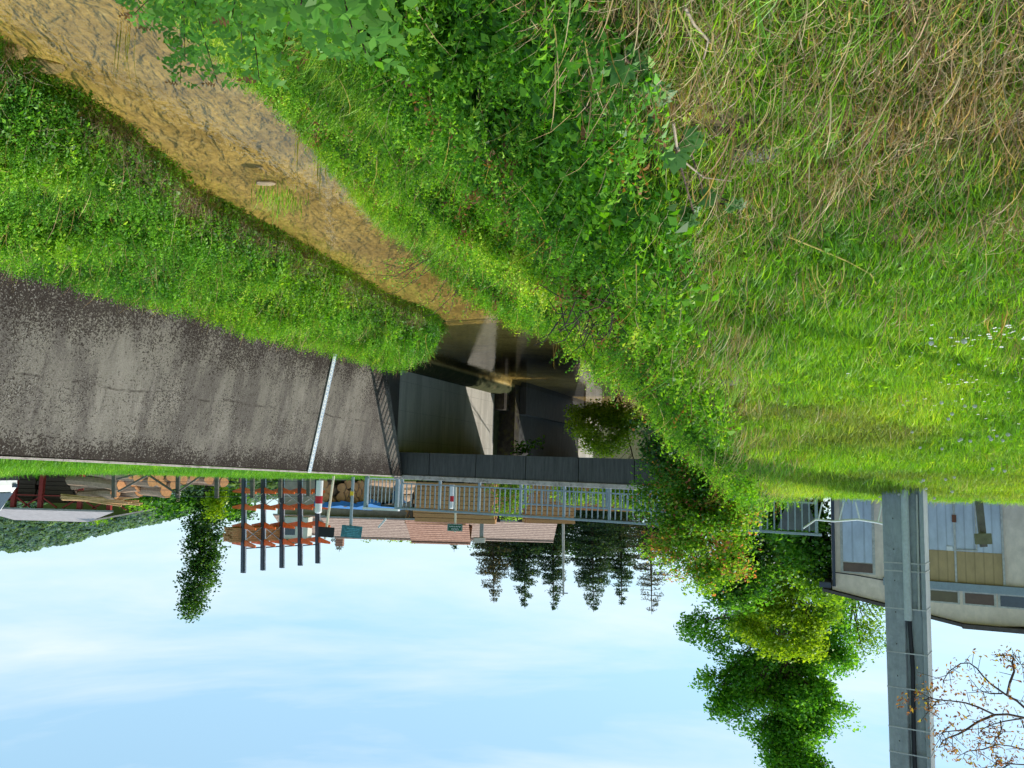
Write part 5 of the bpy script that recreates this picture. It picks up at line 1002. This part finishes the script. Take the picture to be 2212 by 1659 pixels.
for bi, b in enumerate(br_):
    Y0 = 5.0 + ((bi * 37) % 7 - 3) * .05; pts = [K(cx, cy, Y0 if i > 0 else 5.0) for i, (cx, cy) in enumerate(b)]; w0 = .0085 if len(b) > 6 else .005; SB.tube(pts, [w0 * (1 - .72 * i / (len(pts) - 1)) for i in range(len(pts))], 5, cap=False)
    for i in range(1, len(pts)):
        k = 3 if i < len(pts) - 2 else 8
        for _ in range(k if i > 1 or len(b) < 6 else 1):
            q = pts[i].lerp(pts[i - 1], random.random() * .8); tw = q + Vector((random.gauss(0, .045), random.gauss(0, .05), random.gauss(.0, .045)))
            if random.random() < .5: SB.tube([q, tw], [.0022, .0015], 4, cap=False)
            for _ in range(random.randint(1, 4)): LC.append(tw + Vector((random.gauss(0, .016), random.gauss(0, .016), random.gauss(0, .016))))
for (cx, cy, n, sp) in ((300, 890, 22, 70), (400, 980, 16, 55), (250, 840, 5, 30), (480, 800, 8, 40), (650, 720, 10, 60), (800, 740, 10, 50), (990, 790, 8, 40), (640, 1250, 9, 40), (700, 1320, 8, 50), (650, 1480, 9, 60), (780, 1490, 8, 60), (1250, 1290, 12, 50), (1650, 1400, 18, 60), (1570, 430, 10, 60), (1400, 370, 10, 50), (1050, 1050, 12, 50), (880, 1530, 12, 60), (1060, 1600, 12, 60), (1250, 1600, 18, 80), (1450, 1560, 16, 90), (1650, 1560, 16, 80)):
    for _ in range(n): LC.append(K(cx + random.gauss(0, sp), cy + random.gauss(0, sp * .7), 5 + random.gauss(0, .06)))
SB.build('branches', TWIG, smoke); n = len(LC)
leafobj('leaves', [leaf_arrays(np.array(LC), RNG.uniform(.016, .034, n), rand_unit(n), RNG.uniform(0, 6.28, n), pal(RNG.uniform(0, 1, n), [(0, (.22, .07, .06)), (.45, (.42, .16, .09)), (.8, (.5, .26, .06)), (1, (.42, .36, .05))]), .42, .06)], LEAF_T, smoke)

# ------------------------------------------------------------------ foreground saplings with compound leaves
def compound(parts, o, d, L, nl, size, tint, droop=.35):
    d = np.array(d, float); d /= np.linalg.norm(d); side = np.cross(d, [0, 0, 1.0]); side /= np.linalg.norm(side); C = []; Nn = []; SZ = []; AX = []
    for j in range(nl):
        u = .28 + .72 * (j / max(nl - 1, 1)); c = np.array(o) + d * L * u - np.array([0, 0, 1]) * droop * L * u * u
        for sg in ((-1, 1) if j < nl - 1 else (0,)):
            ax = side * sg * .9 + d * (.5 if sg else 1) - np.array([0, 0, .25]); ax /= np.linalg.norm(ax); s = size * random.uniform(.8, 1.15); C.append(c + ax * s * .55); AX.append(ax); SZ.append(s); Nn.append(np.array([.15, -.7, .75]) + RNG.normal(0, .28, 3))
    C, Nn, SZ, AX = np.array(C), np.array(Nn), np.array(SZ), np.array(AX); fx, fy, fz = rot_from(Nn, np.zeros(len(C))); spin = np.arctan2((AX * fy).sum(1), (AX * fx).sum(1))
    t = np.tile(np.array([tint]), (len(C), 1)) * RNG.uniform(.8, 1.2, (len(C), 1)); parts.append(leaf_arrays(C, SZ, Nn, spin, t, .48, .1))
def clear_tip(x, y, h):
    q = ground_hit(x, y); r = np.array(ray(x, y)); t = q.y / r[1]
    while t > .8:
        p = r * t
        if p[2] - G(p[0], p[1]) > h: break
        t -= .03
    return Vector(p)
def sapling(label, tops, size, L, group=None, name='ash_sapling', nl=4, tone=1.0):
    """tops: (x, y, Y) photo points of the shoot tips"""
    tips = [clear_tip(t_[0], t_[1], .62 + .12 * (i % 3)) for i, t_ in enumerate(tops)]; p0 = tips[0]; bx = sum(q.x for q in tips) / len(tips); by = sum(q.y for q in tips) / len(tips); base = Vector((bx + .05, by + .05, G(bx, by) - .03)); t = thing(name, base, label, 'sapling', group); m = MB(); parts = []
    for tip in tips:
        mid = (base + tip) / 2 + Vector((0, 0, .12)); m.tube([base, mid, tip], [.0045, .0035, .002], 6)
        for k in range(13):
            u = 1 - .065 * k; o = mid.lerp(tip, u) if u > 0 else mid; a = k * 2.4 + random.uniform(-.4, .4); young = k == 0
            compound(parts, o, (math.cos(a), math.sin(a), .35), L * (.55 if young else random.uniform(.8, 1.15)), nl, size * (.6 if young else 1), (.30, .14, .05) if young and random.random() < .5 else tuple(np.array((.17, .40, .05)) * random.uniform(.8, 1.3) * tone))
    m.build('stem', TWIG, t); leafobj('leaves', parts, LEAF_T, t)
sapling('foreground sapling with the largest compound leaves, at the frame edge above the dark hollow', [(620, 60, 4.3), (690, 95, 4.2), (760, 60, 4.1), (720, 20, 4.0), (790, 115, 4.3), (650, 10, 4.1)], .058, .17, tone=1.0)
sapling('leafy sapling with smaller leaves leaning over the golden water', [(330, 60, 5.3), (400, 130, 5.5), (290, 30, 5.2), (440, 60, 5.1), (390, 180, 5.7), (470, 180, 5.6)], .052, .15, tone=1.0)
sapling('sapling with mid sized leaves between the other two, over the bank edge', [(520, 110, 5.0), (500, 40, 4.8), (560, 170, 5.3)], .052, .16, tone=1.0)
def vine(label, pts, size, name='lobed_leaf_vine', tint=(.11, .27, .05)):
    g0 = ground_hit(*pts[0][:2]); base = g0; t = thing(name, base, label, 'plant', 'vines with lobed leaves'); parts = []; m = MB(); ps = []
    for (x, y) in pts:
        q = ground_hit(x, y); r = np.array(q) / np.linalg.norm(q); q = Vector(np.array(q) - r * random.uniform(.08, .2)); ps.append(q); k = random.uniform(.8, 1.2)
        parts.append(lobed_leaf(q, size * random.uniform(.8, 1.2), np.array([-.1, -.5, .9]) + RNG.normal(0, .25, 3), RNG.uniform(0, 6.28), np.array(tint) * k, 7))
    m.tube([base] + [p - Vector((0, 0, .02)) for p in ps], .004, 5); m.build('stem', TWIG, t); leafobj('leaves', parts, LEAF_T, t)
vine('bluish vine with large lobed leaves at the bank top by the dry grass', [(1370, 150), (1395, 165), (1350, 130), (1420, 210), (1375, 185), (1340, 165)], .085)
vine('lobed vine leaves scattered beside the bare curved canes', [(1490, 445), (1590, 450), (1520, 420), (1480, 300), (1460, 330), (1500, 470)], .075)
vine('broad lobed leaves at the frame edge right of the compound-leaved sapling', [(1000, 30), (930, 15), (880, 60), (960, 60), (1030, 75), (910, 90), (980, 110), (860, 25)], .08, tint=(.13, .32, .045))
def cane(label, pts, r, mt=STRAWM, lift=.15):
    ps = []
    for (x, y) in pts:
        q = ground_hit(x, y); n_ = np.array(q) / np.linalg.norm(q); ps.append(Vector(np.array(q) - n_ * lift))
    m = MB(); m.tube(ps, [r * (1 - .6 * i / (len(ps) - 1)) for i in range(len(ps))], 6); o = m.build('dead_cane', mt, None, base=ps[0]); tag(o, label, 'cane', 'bare dead canes on the bank')
cane('bare curved brown cane beside the lobed vine leaves', [(1455, 260), (1462, 310), (1480, 350), (1520, 380), (1580, 385)], .0055)
cane('pale dead cane bent at the frame edge in the dry grass', [(1480, 10), (1500, 50), (1530, 85), (1520, 120)], .005)
cane('thin golden stem curving over the lawn grass', [(1700, 505), (1760, 530), (1830, 560), (1880, 590), (1900, 625), (1880, 640), (1840, 632)], .0045, mat('golden_stem', (.45, .36, .08), .8, .2, 9), .1)
cane('straight thin cane lying over the bank grass near the sapling', [(760, 390), (840, 350), (880, 310)], .004)
# dark brushwood caught on the bank
bw = ground_hit(1290, 640); t = thing('brushwood', bw, 'tangle of dark bare twigs caught low on the bank', 'brushwood'); m = MB()
for _ in range(46):
    o = bw + Vector((random.gauss(0, .25), random.gauss(0, .3), random.uniform(0, .25))); d = Vector((random.gauss(0, 1), random.gauss(0, 1), random.gauss(.3, .5))).normalized() * random.uniform(.15, .38); m.tube([o, o + d * .5 + Vector((0, 0, .05)), o + d], [.005, .004, .002], 4)
m.build('twigs', mat('dark_twigs', (.06, .04, .035), .9), t)
# rocks
def rock(label, x, y, sx, sy, sz, mt, z=None):
    c = ground_hit(x, y) if z is None else PZ(x, y, z); bm = bmesh.new(); bmesh.ops.create_icosphere(bm, subdivisions=3, radius=1)
    for v in bm.verts:
        k = 1 + .35 * (fbm(np.array([v.co.x * 1.3 + x]), np.array([v.co.y * 1.3 + v.co.z]), 5)[0] - .5) + .12 * (fbm(np.array([v.co.x * 4 + x]), np.array([v.co.y * 4 + v.co.z * 3]), 6)[0] - .5); v.co = Vector((v.co.x * sx * k, v.co.y * sy * k, v.co.z * sz * k))
    me = bpy.data.meshes.new('stone'); bm.to_mesh(me); bm.free(); me.materials.append(mt); o = link_mesh('stone', me, None, c); tag(o, label, 'stone')
STONE = mat('grey_stone', (.17, .16, .14), .9, .35, 8, bump=.8); SAND = mat('sandy_stone', (.42, .31, .19), .9, .3, 8, bump=.8)
rock('grey rock half hidden in the dry grass at the bank edge', 1625, 330, .11, .07, .035, STONE)
rock('pale sandy stone at the water edge in the frame corner', 20, 105, .17, .14, .10, SAND)
rock('flat sandy stone at the water edge, further from the frame corner', 95, 140, .2, .13, .06, SAND)
rock('mossy concrete lump at the top of the bank by the lime shoots', 1575, 815, .12, .10, .05, STONE)
rock('flat pale stone under the green plant in the stream', 575, 395, .13, .07, .035, SAND, WATER - .01)
# plant in the stream
sp = PZ(600, 420, WATER); t = thing('water_plant', sp, 'bright green narrow-leaved plant growing on a stone in the stream', 'plant'); n = 150; b = np.tile(np.array(sp), (n, 1)); b[:, 0] += RNG.normal(0, .15, n); b[:, 1] += RNG.normal(.1, .22, n); b[:, 2] -= .05
a_ = RNG.uniform(0, 6.28, n); v, q, k = blade_arrays(b, np.stack([np.cos(a_), np.sin(a_), 0 * a_], 1), RNG.uniform(.15, .38, n), np.full(n, .009), RNG.uniform(.4, 1, n)); leafobj('blades', [(v, q, np.repeat(pal(RNG.uniform(.5, 1, n), GRN), k, 0))], LEAF_T, t)
# overhanging willow shoots across the water
t = thing('willow_shoots', ground_hit(960, 530), 'drooping thin shoots with narrow leaves reaching over the stream', 'bush'); m = MB(); parts = []
for (x0, y0, x1, y1) in ((960, 520, 760, 590), (940, 530, 860, 610), (980, 560, 900, 660), (1000, 560, 940, 640), (970, 560, 1010, 640), (950, 520, 800, 560), (1020, 570, 1000, 690), (930, 510, 840, 570), (990, 590, 960, 680), (960, 540, 780, 640), (940, 520, 810, 600), (1010, 590, 880, 690)):
    a = ground_hit(x0, y0) + Vector((0, 0, .15)); z1 = WATER + random.uniform(.12, .5); b = PZ(x1, y1, z1); mid = (a + b) / 2 + Vector((0, 0, .22)); m.tube([a, mid, b], [.007, .005, .002], 5); n = 46; u = RNG.uniform(.15, 1, n)[:, None]
    c = (1 - u) ** 2 * np.array(a) + 2 * u * (1 - u) * np.array(mid * 1) + u * u * np.array(b) + RNG.normal(0, .05, (n, 3)); parts.append(leaf_arrays(c, RNG.uniform(.035, .075, n), rand_unit(n) * .7 + np.array([[0, 0, .7]]), RNG.uniform(0, 6.28, n), pal(RNG.uniform(.35, 1, n), GRN), .36))
m.build('shoots', TWIG, t); leafobj('leaves', parts, LEAF_T, t)
# reeds standing at the near water edge
for i, (x, y) in enumerate(((280, 70), (700, 240), (645, 300), (690, 350))):
    r0 = PZ(x, y, WATER); t = thing('reed_tuft', r0, ('yellowing reed blades hanging into the frame over the golden water', 'few thin reed stems in the water beside the leaning sapling', 'thin reeds at the foot of the grassy bank, further along the water', 'furthest thin reed stems in the shallow water by the grassy bank')[i], 'reeds'); n = 9; b = np.tile(np.array(r0), (n, 1)) + RNG.normal(0, .05, (n, 3)) * np.array([[1, 1, 0]]); a_ = RNG.uniform(0, 6.28, n)
    v, q, k = blade_arrays(b, np.stack([np.cos(a_), np.sin(a_), 0 * a_], 1), RNG.uniform(.25, .6, n), np.full(n, .010), RNG.uniform(.1, .5, n)); leafobj('blades', [(v, q, np.repeat(pal(RNG.uniform(0, 1, n), [(0, (.2, .22, .04)), (1, (.42, .34, .12))]), k, 0))], LEAF_T, t)

# ------------------------------------------------------------------ flowers on the lawn
def flower_proto(kind):
    me = {}
    m = MB(); m.tube([(0, 0, 0), (.004, 0, .06), (0, .004, .12)], .0016, 5); t = thing(kind, (0, 0, 0), 'x', 'flower'); m.build('stem', mat('flower_stem_' + kind, (.10, .2, .03), .7), t)
    if kind == 'daisy':
        m = MB(); n = 12
        for k in range(n):
            a = 2 * math.pi * k / n; d = Vector((math.cos(a), math.sin(a), 0)); s = Vector((-d.y, d.x, 0)); c = Vector((0, .004, .12)); m.poly([c + d * .003 - s * .0015, c + d * .014 - s * .003 + Vector((0, 0, .002)), c + d * .016, c + d * .014 + s * .003 + Vector((0, 0, .002)), c + d * .003 + s * .0015])
        m.build('petals', mat('daisy_petals', (.82, .82, .80), .6, .05), t); m = MB(); m.tube([(0, .004, .119), (0, .004, .124)], [.005, .003], 8); m.build('eye', mat('daisy_eye', (.7, .45, .03), .6), t)
    else:
        m = MB(); c = Vector((0, .004, .125))
        for k in range(90):
            u = Vector(rand_unit(1)[0]); s = u.orthogonal().normalized(); v = u.cross(s); tip = c + u * .017; m.add([c + u * .004, tip + s * .004, tip + v * .004 + u * .001, tip - s * .004, tip - v * .004], [(0, 1, 2), (0, 3, 4), (1, 2, 3, 4)])
        m.build('seed_head', mat('seed_down', (.78, .77, .72), .8, .05), t)
    return t
def place(proto_, locs, label, cat, group, smin=.9, smax=1.3):
    for i, (p, s) in enumerate(locs):
        if i == 0: o = proto_
        else:
            o = proto_.copy(); COL.objects.link(o)
            for ch in proto_.children: c = ch.copy(); COL.objects.link(c); c.parent = o
        o.location = p; o.scale = (s, s, s); o.rotation_euler = (random.uniform(-.3, .3), random.uniform(-.3, .3), random.uniform(0, 6)); tag(o, label, cat, group)
L2 = lambda cx, cy: ((2600 + cx * .669) * .5422, (1100 + cy * .669) * .5422)
dl = [(1735, 672), (1787, 743), (1930, 697), (1890, 702), (1770, 777), (1810, 908), (1840, 915), (1885, 915), (1557, 868), (1593, 960), (1715, 965), (2068, 888), (2107, 915), (2015, 893), (1995, 895), (1745, 1152), (1777, 1145), (1628, 1155), (1590, 1175), (1617, 1213), (1763, 1222), (1480, 1247), (1667, 1262), (1622, 1277), (1578, 1285), (1520, 1293), (1345, 1270), (2127, 862), (1998, 1080), (2110, 1090), (1870, 272), (1672, 296)]
loc = []
for (cx, cy) in dl: p = ground_hit(*L2(cx, cy)); loc.append((p, random.uniform(.62, .85)))
place(flower_proto('dandelion_clock'), loc, 'white dandelion seed head standing in the lawn grass', 'flower', 'dandelion clocks on the lawn')
loc = []
for _ in range(130):
    if random.random() < .75: x, y = random.gauss(2120, 90), random.gauss(810, 60)
    else: x, y = random.gauss(2160, 60), random.gauss(690, 18)
    if x < 1800 or x > 2225: continue
    loc.append((ground_hit(x, y), random.uniform(.5, .75)))
place(flower_proto('daisy'), loc, 'tiny white daisy in the lawn near the frame edge', 'flower', 'daisies on the lawn')

# ------------------------------------------------------------------ far hill and its wood
rx_ = np.array([-500, -80, 60, 180, 260, 310, 340, 390, 440, 470, 560, 800]); rzv = np.array([6, 8, 12, 22, 36, 56, 64, 78, 88, 90, 94, 90.]) * .83
def hill(X, Y): k = X * 700 / np.maximum(Y, 200); s = np.clip((Y - 230) / 470, 0, 1); s = s * s * (3 - 2 * s); return np.interp(k, rx_, rzv) * s * np.minimum(Y / 700, 1.0) + (fbm(X * .012, Y * .012, 5) - .5) * 10 * s + .4
hx, hy = np.meshgrid(np.linspace(-500, 1100, 110), np.linspace(230, 900, 50), indexing='ij'); hz = hill(hx, hy); hv = np.stack([hx, hy, hz], -1).reshape(-1, 3); hi_ = np.arange(len(hv)).reshape(hx.shape)
hq = np.stack([hi_[:-1, :-1], hi_[1:, :-1], hi_[1:, 1:], hi_[:-1, 1:]], -1).reshape(-1, 4)
tag(link_mesh('hill', npmesh('hill', hv, hq, mat('haze_tinted_hill', (.10, .16, .10), .95, .35, .03, bump=0), smooth=True)), kind='structure')  # distance haze is mixed into the hill colour
def p_crown(nm, n):
    u = rand_unit(n); u[:, 2] = np.abs(u[:, 2]) * 1.1 - .1; k = 1 + .25 * np.sin(u[:, :1] * 5 + u[:, 1:2] * 4); v, q, t = leaf_arrays(u * k * np.array([[1, 1, .9]]), RNG.uniform(.35, .6, n), u + rand_unit(n) * .5, RNG.uniform(0, 6.28, n), shade(n, .75, 1.2), .8); return proto(nm, [(v, q, t)], LEAF_I)
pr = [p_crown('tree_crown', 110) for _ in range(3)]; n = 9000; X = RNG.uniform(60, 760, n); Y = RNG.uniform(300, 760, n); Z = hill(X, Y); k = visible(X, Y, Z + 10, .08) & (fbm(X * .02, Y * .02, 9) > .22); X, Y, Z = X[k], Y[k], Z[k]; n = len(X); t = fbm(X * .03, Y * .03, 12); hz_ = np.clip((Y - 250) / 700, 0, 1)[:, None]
tint = pal(np.clip(t + RNG.normal(0, .2, n), 0, 1), [(0, (.03, .075, .045)), (.5, (.065, .13, .05)), (1, (.16, .25, .06))]) * (1 - .8 * hz_) + np.array([[.24, .37, .37]]) * .8 * hz_  # aerial haze blended into the crown tints, stronger with distance
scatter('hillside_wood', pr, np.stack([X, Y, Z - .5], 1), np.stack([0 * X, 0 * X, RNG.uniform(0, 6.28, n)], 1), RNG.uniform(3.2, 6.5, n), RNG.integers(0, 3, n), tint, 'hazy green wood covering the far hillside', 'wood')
hh = P(362, 1122, 420); hh.z = float(hill(np.array([hh.x]), np.array([hh.y]))[0]) + 2; t = thing('hillside_house', hh, 'tiny white house among the trees of the far hillside', 'house'); m = MB(); m.box(hh + Vector((0, 0, 3)), 9, 7, 7); m.build('wall', WHITE, t); m = MB(); m.prism([hh + Vector((-5, -4, 6.6)), hh + Vector((-5, 4, 6.6)), hh + Vector((-5, 0, 9))], (10, 0, 0)); m.build('roof', ROOF_PINK, t)

cy = SC.cycles; cy.adaptive_threshold = .04; cy.max_bounces = 4; cy.diffuse_bounces = 2; cy.glossy_bounces = 2; cy.transmission_bounces = 2; cy.transparent_max_bounces = 8; cy.caustics_reflective = False; cy.caustics_refractive = False
SC.render.engine = 'CYCLES'
